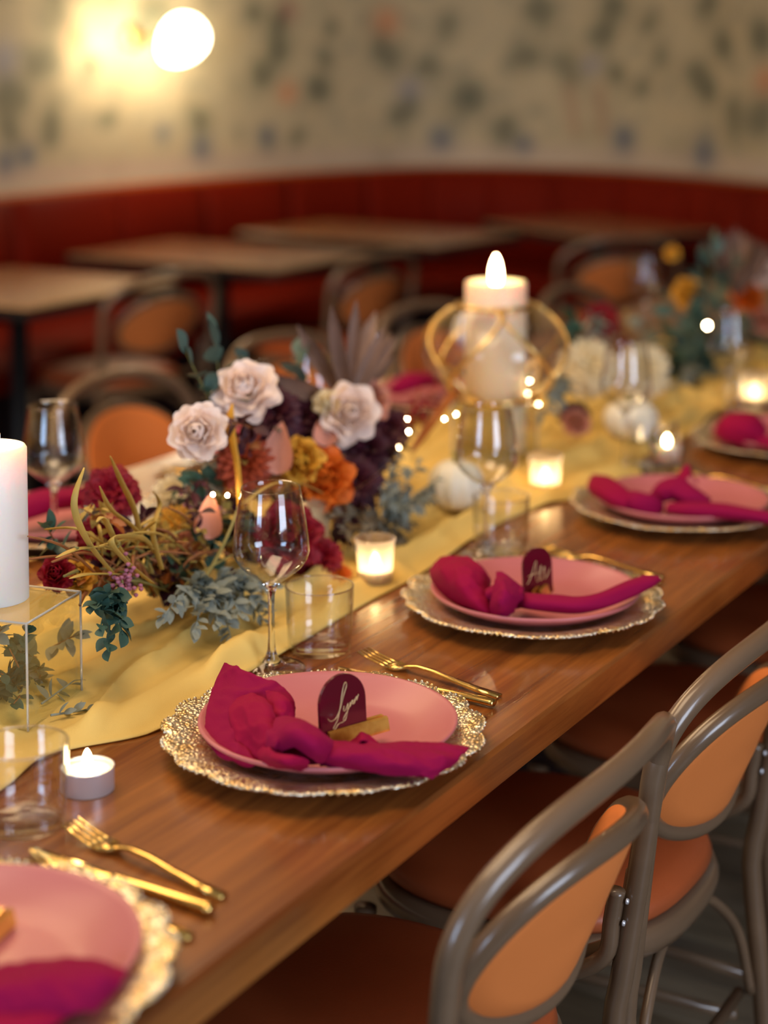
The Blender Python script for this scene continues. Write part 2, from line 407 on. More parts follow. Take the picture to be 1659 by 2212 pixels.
struct(mo('ceiling', box(-4.1, 6.5, -3.3, 4.4, 2.9, 3.0), PLASTER, None, False))

# wall sconce
sc_p = CAM + ray(392, 88)*7.25
sc = thing('wall_sconce', 'glowing egg-shaped glass wall sconce on floral wallpaper', 'lamp', sc_p)
def egg_prof(rx, rz, k=.18, n=20):
    return [(max(1e-4, rx*math.sin(PI*i/n)*(1-k*math.cos(PI*i/n))), -rz*math.cos(PI*i/n)) for i in range(n+1)]
g = mo('globe', lathe(egg_prof(.088, .106), 32), IVORY, sc); g.matrix_local = look(RT*.62+UP*.75+FW*.1)@Matrix.Identity(4)
d0 = Vector((-.25, .32, -.0)); wallp = Vector((3.75, 3.39, CAM.z+.06)) - sc_p
dirw = Vector((-.04, 3.865-sc_p.y, .015))
mo('arm', tube([(0, 0, 0), dirw*.5, dirw], .014), BRASS, sc)
bp_ = mo('wall_plate', lathe([(.0001, .012), (.05, .012), (.055, .006), (.055, -.006), (.0001, -.006)], 24), BRASS, sc); bp_.matrix_local = Matrix.Translation(dirw) @ look(Vector((-.1, -1, 0)))
pl = bpy.data.lights.new('sconce_glow', 'POINT'); pl.energy = 4; pl.color = (1, .78, .5); pl.shadow_soft_size = .1
po = bpy.data.objects.new('sconce_glow', pl); C.objects.link(po); po.location = sc_p + Vector((-.27, (3.9-sc_p.y)*.45, -.02))

# ------------------------------------------------------------------ main table
tb = thing('dining_table', 'long polished brown wood dining table set for dinner', 'table', (.9, .57, 0))
def tablebox():
    return box(-2.6, 3.4, -.545, .545, .707, .75, .004)
mo('tabletop', tablebox(), WOOD, tb, False)
mo('apron', join(box(-2.3, 3.1, -.30, -.27, .64, .707), box(-2.3, 3.1, .27, .30, .64, .707)), DARK, tb, False)
for x in (-1.9, .3, 2.7):
    mo('pedestal', join(box(x-.04, x+.04, -.2, .2, .03, .66), box(x-.05, x+.05, -.32, .32, 0, .03)), DARK, tb, False)

# runner
def runner():
    V, Fc = [], []; x0, x1, nx, ny = -1.0, 2.6, 420, 56
    for i in range(nx+1):
        x = x0+(x1-x0)*i/nx
        yn = .378 + .012*x - .012*math.sin(x*5.1+.4) - .006*math.sin(x*13) - (.07*math.exp(-((x-1.18)/.13)**2)) - .03*math.exp(-((x+.05)/.07)**2) + .02*math.exp(-((x+.16)/.06)**2)
        yf = .79 + .02*math.sin(x*4+2)
        for j in range(ny+1):
            t = j/ny; y = yn+(yf-yn)*t
            q = y*1.0 - .10*x
            wv = noise.noise(Vector((x*2.2, y*2, 4)))*.55
            f1 = math.sin((y*52 + 4.2*noise.noise(Vector((x*1.7, y*1.5, 1))) + x*7.0)); f2 = math.sin(y*85 - x*6.5 + 5*noise.noise(Vector((x*3.1, y*4, 7)))); p1 = noise.noise(Vector((x*1.6, y*11+x*1.2, 1)))
            g1 = (.5+.5*f1)**1.4; g2 = max(0, f2)**3; am = .55+.9*max(0, noise.noise(Vector((x*2.6+3, y*3, 9)))+.25)
            cr_ = max(0, 1-abs(noise.noise(Vector((x*3.2+y*6, y*9-x*4, 2))))*7)
            e = min(1, t/.10); e = e*e*(3-2*e)
            z = .0022 + e*am*(.018*g1 + .006*g2) + e*.014*cr_ + .003*(1-e)*max(0, f2)
            V.append((x, y+.012*p1*e, TZ+max(.0016, z)))
    n = ny+1
    for i in range(nx):
        for j in range(ny): Fc.append((i*n+j, (i+1)*n+j, (i+1)*n+j+1, i*n+j+1))
    o = mo('table_runner', (V, Fc), YELLOW); solid(o, .0012, 0)
    tag(o, 'crumpled sheer yellow fabric runner along the middle of the table', 'runner')
runner()

# ------------------------------------------------------------------ settings
def make_charger():
    t = thing('charger_plate', '', 'plate')
    ns = 17
    def md(r, z, a):
        f = max(0, (r-.105)/.058)
        lob = abs(math.sin(a*ns/2+.3*math.sin(a*3)))**.6
        rip = .5+.5*math.sin(a*ns*4)
        return r + f*(.010*lob-.008+.0015*rip), z + f*(.0025*lob+.0012*rip+.0012*math.sin(a*7))
    prof = [(.0001, .004), (.07, .004), (.10, .005), (.108, .009), (.118, .0125), (.130, .0155), (.142, .018), (.153, .0195), (.161, .020), (.1635, .0185), (.160, .0165), (.14, .0145), (.12, .0095), (.10, .001), (.0001, .001)]
    mo('dish', lathe(prof, 272, mod=md), CHARGER, t)
    V, Fc = [], []
    bm = []
    for i in range(ns*8):
        a = 2*PI*i/(ns*8); lob = abs(math.sin(a*ns/2+.3*math.sin(a*3)))**.6
        r = .1635+.010*lob-.008
        bm.append(xf(lathe([(.0001, -.0022), (.0016, -.0014), (.0022, 0), (.0016, .0014), (.0001, .0022)], 6), Matrix.Translation((r*math.cos(a), r*math.sin(a), .0195+.0025*lob))))
    o = mo('beaded_edge', join(*bm), CHARGER, t); o['kind'] = 'stuff'
    return t
def make_plate():
    t = thing('dinner_plate', '', 'plate')
    prof = [(.0001, .0075), (.07, .0075), (.085, .008), (.098, .0115), (.112, .0175), (.126, .024), (.1295, .0262), (.132, .0262), (.1325, .0245), (.130, .0215), (.115, .0135), (.10, .0065), (.085, .0035), (.07, .0), (.065, 0), (.064, .003), (.0001, .003)]
    mo('dish', lathe(prof, 96), PINK, t); return t
def fork_mesh():
    vs = []
    zc = lambda y: .006*math.sin(max(0, (y-.13)/.067)*PI*.9) + (.0045 if y < .125 else 0)*min(1, (.125-y)/.03) if True else 0
    def ribbon(pts, ws, th=.0013):
        V, Fc = [], []
        for (x, y, z), w_ in zip(pts, ws):
            V += [(x-w_, y, z-th), (x+w_, y, z-th), (x+w_, y, z+th), (x-w_, y, z+th)]
        for i in range(len(pts)-1):
            for k in range(4): Fc.append((i*4+k, i*4+(k+1) % 4, (i+1)*4+(k+1) % 4, (i+1)*4+k))
        Fc.append((3, 2, 1, 0)); e = (len(pts)-1)*4; Fc.append((e, e+1, e+2, e+3)); return V, Fc
    body = ribbon([(0, 0, .0015), (0, .03, .0025), (0, .06, .005), (0, .09, .0085), (0, .115, .0085), (0, .127, .006), (0, .135, .0035), (0, .142, .002), (0, .152, .0022)], [.0055, .005, .0042, .0034, .0026, .003, .0065, .0105, .0118], .0015)
    vs.append(body)
    for k in range(4):
        x = -.0098+k*.00653
        vs.append(ribbon([(x, .150, .0022), (x*.98, .165, .0038), (x*.96, .18, .0062), (x*.95, .197, .0098)], [.0021, .0016, .0014, .0008], .0009))
    return join(*vs)
FORK = mesh_of(fork_mesh(), GOLD, 'fork_shape', True)
def knife_mesh():
    h = tube([(0, 0, .0048), (0, .004, .0048), (0, .06, .0046), (0, .10, .0042), (0, .108, .004)], [.0062, .0068, .0060, .0048, .0042], 10, flat=.62)
    pts = []
    V, Fc = [], []
    for y, wl, wr, t in [(.105, -.004, .004, .0015), (.115, -.0075, .0055, .0011), (.14, -.0098, .0058, .0009), (.17, -.0105, .0058, .0008), (.19, -.009, .0056, .0007), (.201, -.004, .005, .0006), (.205, .003, .0045, .0005)]:
        V += [(wl, y, .004), (0, y, .004-t), (wr, y, .004), (0, y, .004+t)]
    for i in range(6):
        for k in range(4): Fc.append((i*4+k, i*4+(k+1) % 4, (i+1)*4+(k+1) % 4, (i+1)*4+k))
    return h, (V, Fc)
kh, kb = knife_mesh(); KH = mesh_of(kh, GOLD, 'knife_handle_shape'); KB = mesh_of(kb, GOLD, 'knife_blade_shape', False)
FH = mesh_of(fork_mesh(), GOLD)
def wine_profile():
    out = [(.037, .0005), (.0375, .0015), (.030, .003), (.016, .006), (.008, .013), (.0045, .022), (.0036, .035), (.0034, .07), (.0038, .084), (.006, .092), (.013, .0995), (.024, .1075), (.034, .116), (.0405, .1255), (.0425, .134), (.0412, .150), (.0385, .170), (.0352, .190), (.0328, .204)]
    inn = [(r-.0011, z) for r, z in out[::-1] if z > .1] + [(.006, .0975), (.0001, .0955)]
    bot = [(.0001, .0005)]
    return bot+out+inn
def make_wine():
    t = thing('wine_glass', '', 'glass')
    out = [(.0001, .0955), (.006, .0965), (.013, .0995), (.024, .1075), (.034, .116), (.0405, .1255), (.0425, .134), (.0412, .150), (.0385, .170), (.0352, .190), (.0328, .2035), (.0325, .2045)]
    inn = [(max(.0001, r-.0011), z+(.0012 if r < .03 else 0)) for r, z in out[::-1]][1:]
    mo('bowl', lathe(out+inn, 64), GLASS, t)
    mo('foot', lathe([(.0001, .0005), (.036, .0005), (.0370, .0012), (.0368, .0018), (.030, .0030), (.016, .0062), (.009, .0120)], 56), GLASS, t)
    mo('foot_rim', tube([(.0366*math.cos(2*PI*i/64), .0366*math.sin(2*PI*i/64), .0013) for i in range(65)], .0007, 6, closed=True), SOLIDGLASS, t)
    st = [(.0001, .004), (.006, .0045), (.0105, .0085), (.007, .0145), (.0045, .022), (.0036, .035), (.0034, .07), (.0038, .084), (.0062, .0925), (.0105, .0972), (.0001, .0955)]
    mo('stem', lathe(st, 48), SOLIDGLASS, t)
    return t
def make_tumbler():
    t = thing('tumbler', '', 'glass')
    out = [(.0001, .001), (.032, .001), (.0352, .003), (.036, .007), (.0375, .03), (.0392, .0745), (.0392, .0758), (.0384, .0762), (.0376, .0755), (.0362, .03), (.0345, .0095), (.030, .0075), (.0001, .0072)]
    mo('cup', lathe(out, 64), GLASS, t)
    mo('rim', tube([(.0386*math.cos(2*PI*i/64), .0386*math.sin(2*PI*i/64), .0758) for i in range(65)], .0009, 6, closed=True), SOLIDGLASS, t)
    return t
def flame(p, h, w_, parent, power, col=(1, .62, .28), rad=None):
    prof = [(.0001, 0), (w_*.30, h*.05), (w_*.45, h*.20), (w_*.5, h*.38), (w_*.45, h*.58), (w_*.32, h*.78), (w_*.15, h*.93), (.0001, h)]
    mo('flame', lathe([(r, z) for r, z in prof], 16), FLAME, parent, loc=p)
    wx = [c for c in bpy.data.objects if c.parent == parent and c.name.startswith('wax')][0]
    mo('wick', tube([(0, 0, -.006), (0, 0, .004), (.0007, 0, .009)], .0009, 6), DKMETAL, wx, loc=p)
    l = bpy.data.lights.new('candle_flame_light', 'POINT'); l.energy = power; l.color = col; l.shadow_soft_size = rad or w_*.4
    o = bpy.data.objects.new('candle_flame_light', l); C.objects.link(o); o.parent = parent; o.location = Vector(p)+Vector((0, 0, h*.45))
def tealight(loc, label, r=.0255):
    t = thing('tealight', label, 'candle', loc, 0, 'tealights'); h = .0235
    mo('tin_cup', lathe([(.0001, 0), (r-.001, 0), (r, .001), (r, h-.001), (r+.0006, h), (r-.0006, h), (r-.0008, h-.0025), (r-.0012, .001), (.0001, .001)], 48), ALU, t)
    mo('wax', lathe([(.0001, .0012), (r-.0016, .0012), (r-.0016, h-.003), (r-.004, h-.0042), (.0001, h-.0048)], 40), WAXIN, t)
    flame((0, 0, h-.004), .021, .010, t, .5); return t
def votive(loc, label, s=1.0):
    t = thing('votive_candle', label, 'candle', loc, 0, 'glass votives')
    prof = [(.0001, .001), (.0205, .001), (.0222, .004), (.0258, .052), (.0272, .056), (.0275, .0585), (.0262, .0595), (.0245, .0585), (.0238, .052), (.0205, .007), (.0001, .006)]
    mo('cup', lathe([(r*s, z*s) for r, z in prof], 48), FROST, t)
    mo('wax', lathe([(.0001, .0065*s), (.0195*s, .0075*s), (.0208*s, .017*s), (.017*s, .0155*s), (.0001, .0150*s)], 40), WAXIN, t)
    flame((0, 0, .017*s), .024*s, .012*s, t, 2.2); return t
def pillar(loc, r, h, label, lit=True, fh=.055, wm=None, pw=.8):
    t = thing('pillar_candle', label, 'candle', loc, 0)
    mo('wax', lathe([(.0001, 0), (r-.001, 0), (r, .001), (r, h-.004), (r-.002, h-.0008), (r-.005, h), (r-.012, h-.004), (r*.5, h-.008), (.0001, h-.009)], 56), wm or WAX, t)
    if lit: flame((0, 0, h-.012), fh, fh*.36, t, pw)
    return t
# ---- napkins
def npk(pts): return [at(x, y, h) for x, y, h in pts]
def napkin(label, group='knotted napkins'):
    return thing('napkin', label, 'napkin', (0, 0, 0), 0, group)
def recenter(t):
    ch = list(t.children); c = Vector((0, 0, 0)); n = 0
    for o in ch:
        for v in o.data.vertices: c += v.co; n += 1
    c /= n; c.z = TZ
    for o in ch: o.data.transform(Matrix.Translation(-c))
    t.location = c
def fat(pts, rads, n=36, flat=.6, seed=0, wr=.10):
    P = cr(pts, 6); rr = []
    k = len(pts)
    for i in range(len(P)):
        f = i/6; a = int(min(k-2, f)); t = f-a; t = t*t*(3-2*t); rr.append(rads[a]*(1-t)+rads[a+1]*t)
    return tube(P, rr, n, flat=flat, wob=lambda i, a: .05-wr*1.5*abs(math.sin(a*1.5+i*.10+seed))**3+wr*.5*math.sin(a*4-i*.25+seed*2))

def napkin_front():
    t = napkin('knotted magenta napkin on the sharpest plate, beside the arched card with gold writing', None)
    # back fan flap standing up on the left
    rows = [npk([(487, 1431, .062), (520, 1444, .066), (560, 1462, .066), (604, 1480, .062), (630, 1504, .056), (637, 1532, .046)]),
            npk([(472, 1462, .050), (510, 1478, .056), (552, 1490, .057), (592, 1502, .056), (620, 1526, .050), (634, 1556, .038)]),
            npk([(454, 1510, .038), (495, 1528, .043), (540, 1530, .046), (585, 1538, .046), (610, 1555, .042), (624, 1574, .034)]),
            npk([(444, 1560, .030), (475, 1585, .030), (520, 1580, .035), (565, 1570, .038), (595, 1580, .036), (612, 1592, .034)]),
            npk([(443, 1597, .025), (462, 1618, .022), (505, 1622, .024), (548, 1612, .030), (580, 1604, .033), (602, 1604, .033)])]
    solid(mo('back_flap', crease(sheet(rows, 10, 10), .0032, 1), NAP, t), .0016)
    # rolled front fold of the fan
    rows = [npk([(500, 1520, .044), (520, 1508, .050), (548, 1502, .056), (572, 1510, .058), (588, 1535, .054)]),
            npk([(497, 1548, .040), (522, 1530, .052), (552, 1525, .060), (578, 1538, .060), (596, 1562, .052)]),
            npk([(506, 1585, .033), (534, 1568, .046), (560, 1562, .056), (584, 1570, .056), (604, 1588, .048)]),
            npk([(520, 1620, .027), (545, 1605, .036), (568, 1600, .046), (590, 1602, .048), (608, 1606, .044)]),
            npk([(545, 1645, .022), (562, 1636, .030), (580, 1628, .038), (596, 1622, .040), (612, 1618, .040)])]
    solid(mo('front_fold', crease(sheet(rows, 10, 10), .0032, 3), NAPR, t), .0016)
    rows = [npk([(575, 1492, .060), (598, 1496, .063), (622, 1512, .060), (634, 1538, .050), (631, 1572, .038)]),
            npk([(580, 1520, .055), (598, 1524, .058), (612, 1534, .056), (620, 1552, .048), (620, 1580, .038)]),
            npk([(590, 1556, .048), (600, 1556, .050), (608, 1562, .049), (612, 1574, .044), (614, 1592, .038)])]
    solid(mo('side_fold', crease(sheet(rows, 10, 10), .0032, 4), NAPR, t), .0016)
    # lower skirt of the fan
    rows = [npk([(446, 1590, .027), (470, 1602, .028), (500, 1606, .030), (530, 1615, .030)]),
            npk([(462, 1622, .022), (490, 1632, .023), (520, 1640, .026), (548, 1640, .028)]),
            npk([(500, 1646, .018), (525, 1652, .019), (548, 1654, .022), (570, 1650, .026)])]
    solid(mo('skirt', crease(sheet(rows, 9, 9), .0032, 5), NAP, t), .0016)
    mo('knot_core', fat(npk([(588, 1640, .026), (606, 1606, .038), (640, 1604, .042), (676, 1620, .038), (700, 1636, .028)]), [.010, .014, .016, .014, .008], flat=.7), NAP, t)
    rows = [npk([(578, 1592, .040), (592, 1560, .052), (622, 1552, .060), (660, 1566, .061), (694, 1588, .054), (722, 1608, .040)]),
            npk([(580, 1606, .046), (598, 1578, .058), (628, 1568, .067), (662, 1582, .066), (694, 1604, .057), (716, 1622, .042)]),
            npk([(588, 1624, .042), (606, 1600, .055), (632, 1590, .064), (662, 1602, .062), (688, 1622, .052), (706, 1636, .038)]),
            npk([(600, 1640, .034), (614, 1622, .046), (636, 1614, .053), (658, 1624, .050), (678, 1638, .042), (692, 1646, .032)])]
    solid(mo('knot', crease(sheet(rows, 9, 9), .0022, 40), NAP, t), .0030)
    rows = [npk([(560, 1612, .034), (580, 1618, .044), (604, 1630, .050), (632, 1634, .050), (662, 1640, .042)]),
            npk([(556, 1632, .028), (582, 1636, .042), (610, 1644, .048), (636, 1648, .045), (664, 1650, .036)]),
            npk([(566, 1650, .020), (590, 1654, .030), (616, 1658, .034), (640, 1660, .031), (662, 1658, .026)])]
    solid(mo('knot_wrap', crease(sheet(rows, 9, 9), .0022, 50), NAPR, t), .0026)
    rows = [npk([(590, 1560, .050), (600, 1578, .056), (604, 1600, .056), (596, 1624, .044)]), npk([(566, 1556, .052), (576, 1578, .054), (580, 1602, .048), (576, 1628, .036)])]
    solid(mo('knot_fold', crease(sheet(rows, 8, 8), .0022, 60), NAP, t), .0026)
    rows = [npk([(690, 1604, .040), (720, 1602, .040), (760, 1604, .040), (810, 1606, .040), (870, 1606, .040), (935, 1609, .040), (985, 1612, .039), (1014, 1616, .037)]),
            npk([(684, 1614, .044), (720, 1616, .046), (765, 1620, .047), (815, 1624, .046), (870, 1628, .045), (930, 1632, .044), (970, 1634, .042), (1000, 1632, .038)]),
            npk([(682, 1630, .040), (722, 1636, .042), (765, 1642, .042), (815, 1648, .041), (865, 1652, .040), (915, 1656, .039), (950, 1657, .037), (976, 1652, .035)]),
            npk([(690, 1646, .030), (728, 1656, .030), (768, 1662, .030), (812, 1668, .030), (855, 1672, .030), (895, 1676, .030), (918, 1679, .030), (934, 1682, .029)])]
    solid(mo('tail', crease(sheet(rows, 9, 10), .0032, 6), NAP, t), .0018)
    rows = [npk([(690, 1652, .026), (735, 1640, .030), (780, 1640, .030), (860, 1650, .028), (930, 1670, .026)]), npk([(700, 1650, .019), (740, 1656, .021), (790, 1660, .022), (850, 1668, .024), (915, 1680, .026)])]
    solid(mo('tail_underside', crease(sheet(rows, 9, 8), .0032, 7), NAPR, t), .0016)
    rows = [npk([(748, 1612, .030), (764, 1598, .037), (782, 1586, .043), (796, 1594, .039), (812, 1608, .033)]), npk([(740, 1622, .032), (768, 1612, .040), (785, 1602, .045), (802, 1608, .040), (830, 1618, .034)])]
    solid(mo('hidden_corner', crease(sheet(rows, 9, 9), .0032, 8), NAPR, t), .0016)
    recenter(t)
def napkin_second():
    t = napkin('knotted magenta napkin with an upturned right end, on the second plate', None)
    rows = [npk([(932, 1222, .050), (955, 1206, .056), (985, 1202, .060), (1015, 1208, .060), (1042, 1226, .055), (1058, 1256, .042)]),
            npk([(931, 1240, .040), (955, 1230, .058), (990, 1222, .066), (1020, 1232, .064), (1044, 1252, .054), (1056, 1280, .038)]),
            npk([(940, 1262, .030), (965, 1262, .045), (995, 1262, .056), (1022, 1266, .054), (1044, 1278, .046), (1056, 1298, .034)]),
            npk([(962, 1290, .022), (985, 1296, .028), (1008, 1300, .036), (1030, 1302, .040), (1048, 1304, .038), (1062, 1310, .030)]),
            npk([(1000, 1316, .016), (1018, 1322, .018), (1034, 1326, .021), (1048, 1328, .024), (1060, 1326, .026), (1072, 1322, .024)])]
    solid(mo('fan', crease(sheet(rows, 10, 10), .0032, 9), NAPR, t), .0018)
    rows = [npk([(1072, 1236, .062), (1092, 1242, .062), (1112, 1258, .055), (1130, 1276, .044)]), npk([(1070, 1262, .058), (1088, 1270, .062), (1106, 1280, .056), (1124, 1290, .044)]),
            npk([(1062, 1300, .040), (1078, 1302, .048), (1096, 1304, .046), (1114, 1306, .038)]), npk([(1058, 1330, .022), (1076, 1334, .024), (1092, 1332, .026), (1108, 1322, .026)])]
    solid(mo('front_fold', crease(sheet(rows, 10, 10), .0032, 10), NAP, t), .002)
    mo('knot', fat(npk([(1036, 1310, .024), (1058, 1290, .038), (1085, 1282, .044), (1108, 1292, .036), (1128, 1300, .026)]), [.012, .016, .019, .017, .010], flat=.7), NAP, t)
    mo('tail', fat(npk([(1112, 1292, .032), (1150, 1300, .034), (1200, 1304, .036), (1250, 1306, .037), (1300, 1296, .040), (1350, 1276, .045), (1395, 1258, .050), (1422, 1250, .052)]), [.013, .015, .016, .0155, .015, .015, .013, .006], flat=.62, wr=.06), NAP, t)
    recenter(t)
def napkin_third():
    t = napkin('knotted magenta napkin on the third plate along, tail past the rim', None)
    mo('fan', fat(npk([(1286, 1035, .040), (1302, 1052, .044), (1330, 1072, .042), (1362, 1088, .036)]), [.010, .022, .022, .016], flat=.75, wr=.08), NAPR, t)
    mo('front_fold', fat(npk([(1352, 1072, .030), (1375, 1085, .036), (1400, 1090, .034), (1425, 1096, .028)]), [.012, .022, .022, .012], flat=.8, wr=.08, seed=1), NAP, t)
    mo('knot', fat(npk([(1412, 1078, .034), (1436, 1062, .046), (1462, 1058, .050), (1490, 1072, .044), (1530, 1088, .036)]), [.012, .020, .022, .02, .012], flat=.8, wr=.08, seed=3), NAP, t)
    rows = [npk([(1448, 1060, .05), (1462, 1030, .066), (1482, 1008, .076), (1490, 1020, .070)]), npk([(1462, 1066, .05), (1476, 1046, .060), (1492, 1030, .068), (1504, 1046, .056)])]
    solid(mo('raised_corner', crease(sheet(rows, 9, 8), .0032, 11), NAPR, t), .003)
    mo('tail', fat(npk([(1450, 1098, .030), (1500, 1100, .036), (1560, 1104, .038), (1620, 1112, .038), (1680, 1122, .036), (1720, 1132, .034)]), [.014, .018, .018, .016, .015, .008], flat=.6, wr=.05), NAP, t)
    recenter(t)
def napkin_fourth():
    t = napkin('rounded magenta napkin bundle on the plate cut by the right edge', None)
    mo('fan', fat(npk([(1560, 930, .036), (1588, 926, .046), (1618, 930, .046), (1650, 945, .036)]), [.018, .033, .033, .02], flat=.9, wr=.08), NAPR, t)
    mo('tail', fat(npk([(1640, 950, .034), (1700, 960, .036), (1780, 966, .034)]), [.016, .018, .010], flat=.6), NAP, t)
    recenter(t)
def napkin_near():
    t = napkin('knotted magenta napkin with a purple sheen on the plate at the bottom left', None)
    mo('knot', fat(npk([(-230, 2040, .035), (-180, 2060, .045), (-120, 2090, .045), (-60, 2120, .036)]), [.015, .025, .026, .016], flat=.8, wr=.08), NAPR, t)
    rows = [npk([(-60, 2098, .038), (0, 2092, .040), (70, 2082, .041), (130, 2076, .042), (190, 2074, .043), (235, 2084, .042), (275, 2104, .038)]),
            npk([(-70, 2130, .046), (0, 2128, .048), (70, 2116, .049), (130, 2108, .049), (185, 2108, .049), (228, 2114, .046), (262, 2126, .038)]),
            npk([(-70, 2172, .038), (0, 2170, .040), (66, 2162, .042), (120, 2156, .042), (170, 2152, .042), (205, 2150, .040), (235, 2152, .034)]),
            npk([(-60, 2212, .028), (0, 2212, .029), (56, 2204, .030), (100, 2198, .031), (145, 2194, .032), (175, 2188, .032), (200, 2182, .030)])]
    solid(mo('tail', crease(sheet(rows, 9, 10), .0032, 12), NAP, t), .002)
    mo('under_tail', fat(npk([(-90, 2200, .030), (0, 2225, .030), (70, 2215, .030), (140, 2185, .030)]), [.012, .013, .011, .006], flat=.6), NAPR, t)
    mo('fan', fat(npk([(-380, 1980, .04), (-340, 1990, .05), (-290, 2010, .05), (-240, 2035, .04)]), [.02, .034, .034, .02], flat=.8, wr=.08), NAPR, t)
    recenter(t)

# ---- place the settings
ch0 = make_charger(); pl0 = make_plate(); wi0 = make_wine(); tu0 = make_tumbler()
used = {}
for p_ in (wi0, tu0): p_.scale = (1.04, 1.04, 1.04)
SCALES = {'wine_glass': 1.035, 'tumbler': 1.035}
def put(proto, loc, rz, label, group):
    if proto.name not in used:
        used[proto.name] = 1; proto.location = loc; proto.rotation_euler = (0, 0, rz); proto['label'] = label; proto['group'] = group; return proto
    return dup(proto, loc, rz, label, group)
near = [(.001, .179, 'the sharpest plate setting', .165, .175, .246, .161), (.506, .186, 'the second setting along', .193, .163, .226, .157), (1.039, .192, 'the third setting along', .25, .192, .27, .15), (1.572, .195, 'the setting cut by the right edge', .19, .17, .25, .16), (-.527, .172, 'the bottom left setting', .165, .21, .236, .146)]
for i, (x, y, wh, wx, wy, tx, ty) in enumerate(near):
    put(ch0, (x, y, TZ), i*.37, 'scalloped gold beaded charger under the pink plate, at '+wh, 'gold chargers')
    put(pl0, (x+.008, y, TZ+.0045), 0, 'round dusty pink dinner plate with raised rim, at '+wh, 'pink dinner plates')
    put(wi0, (x+wx, y+wy, TZ), i*.8, 'empty stemmed wine glass behind the charger at '+wh, 'wine glasses')
    put(tu0, (x+tx, y+ty, TZ), i*.5, 'empty straight clear tumbler beside the wine glass at '+wh, 'tumblers')
farx = [(.50, 'first place across the table, from the left'), (1.05, 'second place across the table, from the left'), (1.60, 'third place across the table, from the left')]
for i, (x, wh) in enumerate(farx):
    put(ch0, (x, .945, TZ), 1+i*.4, 'scalloped gold charger at the '+wh, 'gold chargers')
    put(pl0, (x, .945, TZ+.0045), 0, 'pink dinner plate at the '+wh, 'pink dinner plates')
    put(wi0, (x-.10, .88 if i == 0 else .80, TZ), 0, 'wine glass at the '+wh, 'wine glasses')
    t = napkin('magenta napkin folded on the plate at the '+wh); t.location = (x, .945, TZ)
    mo('fold', fat([(-.09, .02, .040), (-.04, .01, .05), (.02, 0, .045), (.10, -.01, .036)], [.018, .028, .024, .010], flat=.6), NAP, t)
# extra glasses seen across the table at the far right
fw1 = dup(wi0, tuple(aty(1395, 690, .80)[:2])+(TZ,), 0, 'wine glass with pale reflections before the red chair back', 'wine glasses')
fw2 = dup(wi0, (1.80, .86, TZ), 0, 'wine glass just right of the tall lit candle', 'wine glasses')
fw3 = dup(wi0, (1.20, .84, TZ), 0, 'wine glass half hidden behind the blush roses', 'wine glasses')
for nm, fn in (('a', napkin_front), ('b', napkin_second), ('c', napkin_third), ('d', napkin_fourth), ('e', napkin_near)): fn()
# cutlery: two forks and a knife on the right of each charger
def cutlery(x, y, wh, far=False):
    def place(name, label, e, t_, z0, tilt, meshes):
        (ex, ey), (tx, ty) = e, t_; a = math.atan2(ty-ey, tx-ex) - PI/2
        if far: ex, ey = -ex, -ey; a += PI
        t = thing(name, label, name, (x+ex, y+ey, TZ+z0), a, 'gold cutlery'); t.rotation_euler = (tilt, 0, a)
        for nm, me in meshes: inst(nm, me, t)
    fm = [('fork_body', FORK)]
    place('fork', 'outer gold fork, tines up, at '+wh, (.212, -.093), (.246, .104), .0014, .0, fm)
    place('knife', 'gold knife lying between two forks at '+wh, (.186, -.100), (.197, .118), .0006, .0, [('handle', KH), ('blade', KB)])
    place('fork', 'inner gold fork nearest the charger at '+wh, (.143, -.110), (.176, .112), .0014, 0, fm)
for n_ in near: cutlery(n_[0], n_[1], n_[2])
cutlery(1.05, .945, 'the second place across the table', True); cutlery(.50, .945, 'the first place across the table', True)

# ---- place cards
def place_card(base, W, Hh, strokes, label, blabel, tilt=-.12, yaw=0, blk=True):
    t = thing('place_card', label, 'card', base)
    t.rotation_euler = (tilt, 0, yaw)                # local x to the right, z up, faces -y
    pts = [(-W/2, 0), (W/2, 0), (W/2, Hh-W/2)] + [(W/2*math.cos(a), Hh-W/2+W/2*math.sin(a)) for a in [PI*i/20 for i in range(1, 20)]] + [(-W/2, Hh-W/2)]
    n = len(pts); V = [(x, -.0018, z) for x, z in pts] + [(x, .0018, z) for x, z in pts]
    Fc = [tuple(range(n)), tuple(range(2*n-1, n-1, -1))] + [(i, n+i, n+(i+1) % n, (i+1) % n) for i in range(n)]
    mo('panel', (V, Fc), CARDM, t, False)
    vs = []
    for s in strokes:
        P = cr([(-W/2+u*W, -.0020, v*Hh) for u, v in s], 5); vs.append(tube(P, [.00022+.00018*abs(math.sin(i*.35)) for i in range(len(P))], 6, flat=1))
    mo('handwriting', join(*vs), GOLDINK, t)
    return t
def Z(pts): return [((X-752)/200, (475-Y)/265) for X, Y in pts]
lynn = [Z([(785, 378), (797, 390), (818, 384), (838, 352), (856, 300), (871, 262), (869, 248), (860, 256), (849, 296), (838, 350), (826, 390), (812, 412), (806, 423), (814, 426), (828, 410), (850, 406)]),
        Z([(856, 342), (853, 360), (861, 362), (872, 340), (874, 338), (870, 368), (860, 398), (850, 402), (854, 388), (870, 366), (882, 346)]),
        Z([(880, 352), (884, 334), (882, 352), (892, 330), (896, 330), (893, 345), (899, 340)]),
        Z([(899, 346), (903, 326), (901, 344), (910, 320), (914, 318), (912, 334), (921, 310)])]
c1 = at(736, 1590, .030)
yaw1 = -R(22.7)
cb = at(742, 1594, .028)
place_card(cb, .0560, .064, lynn, 'dark red arched place card with gold handwriting on the sharpest plate', '', -.08, yaw1)
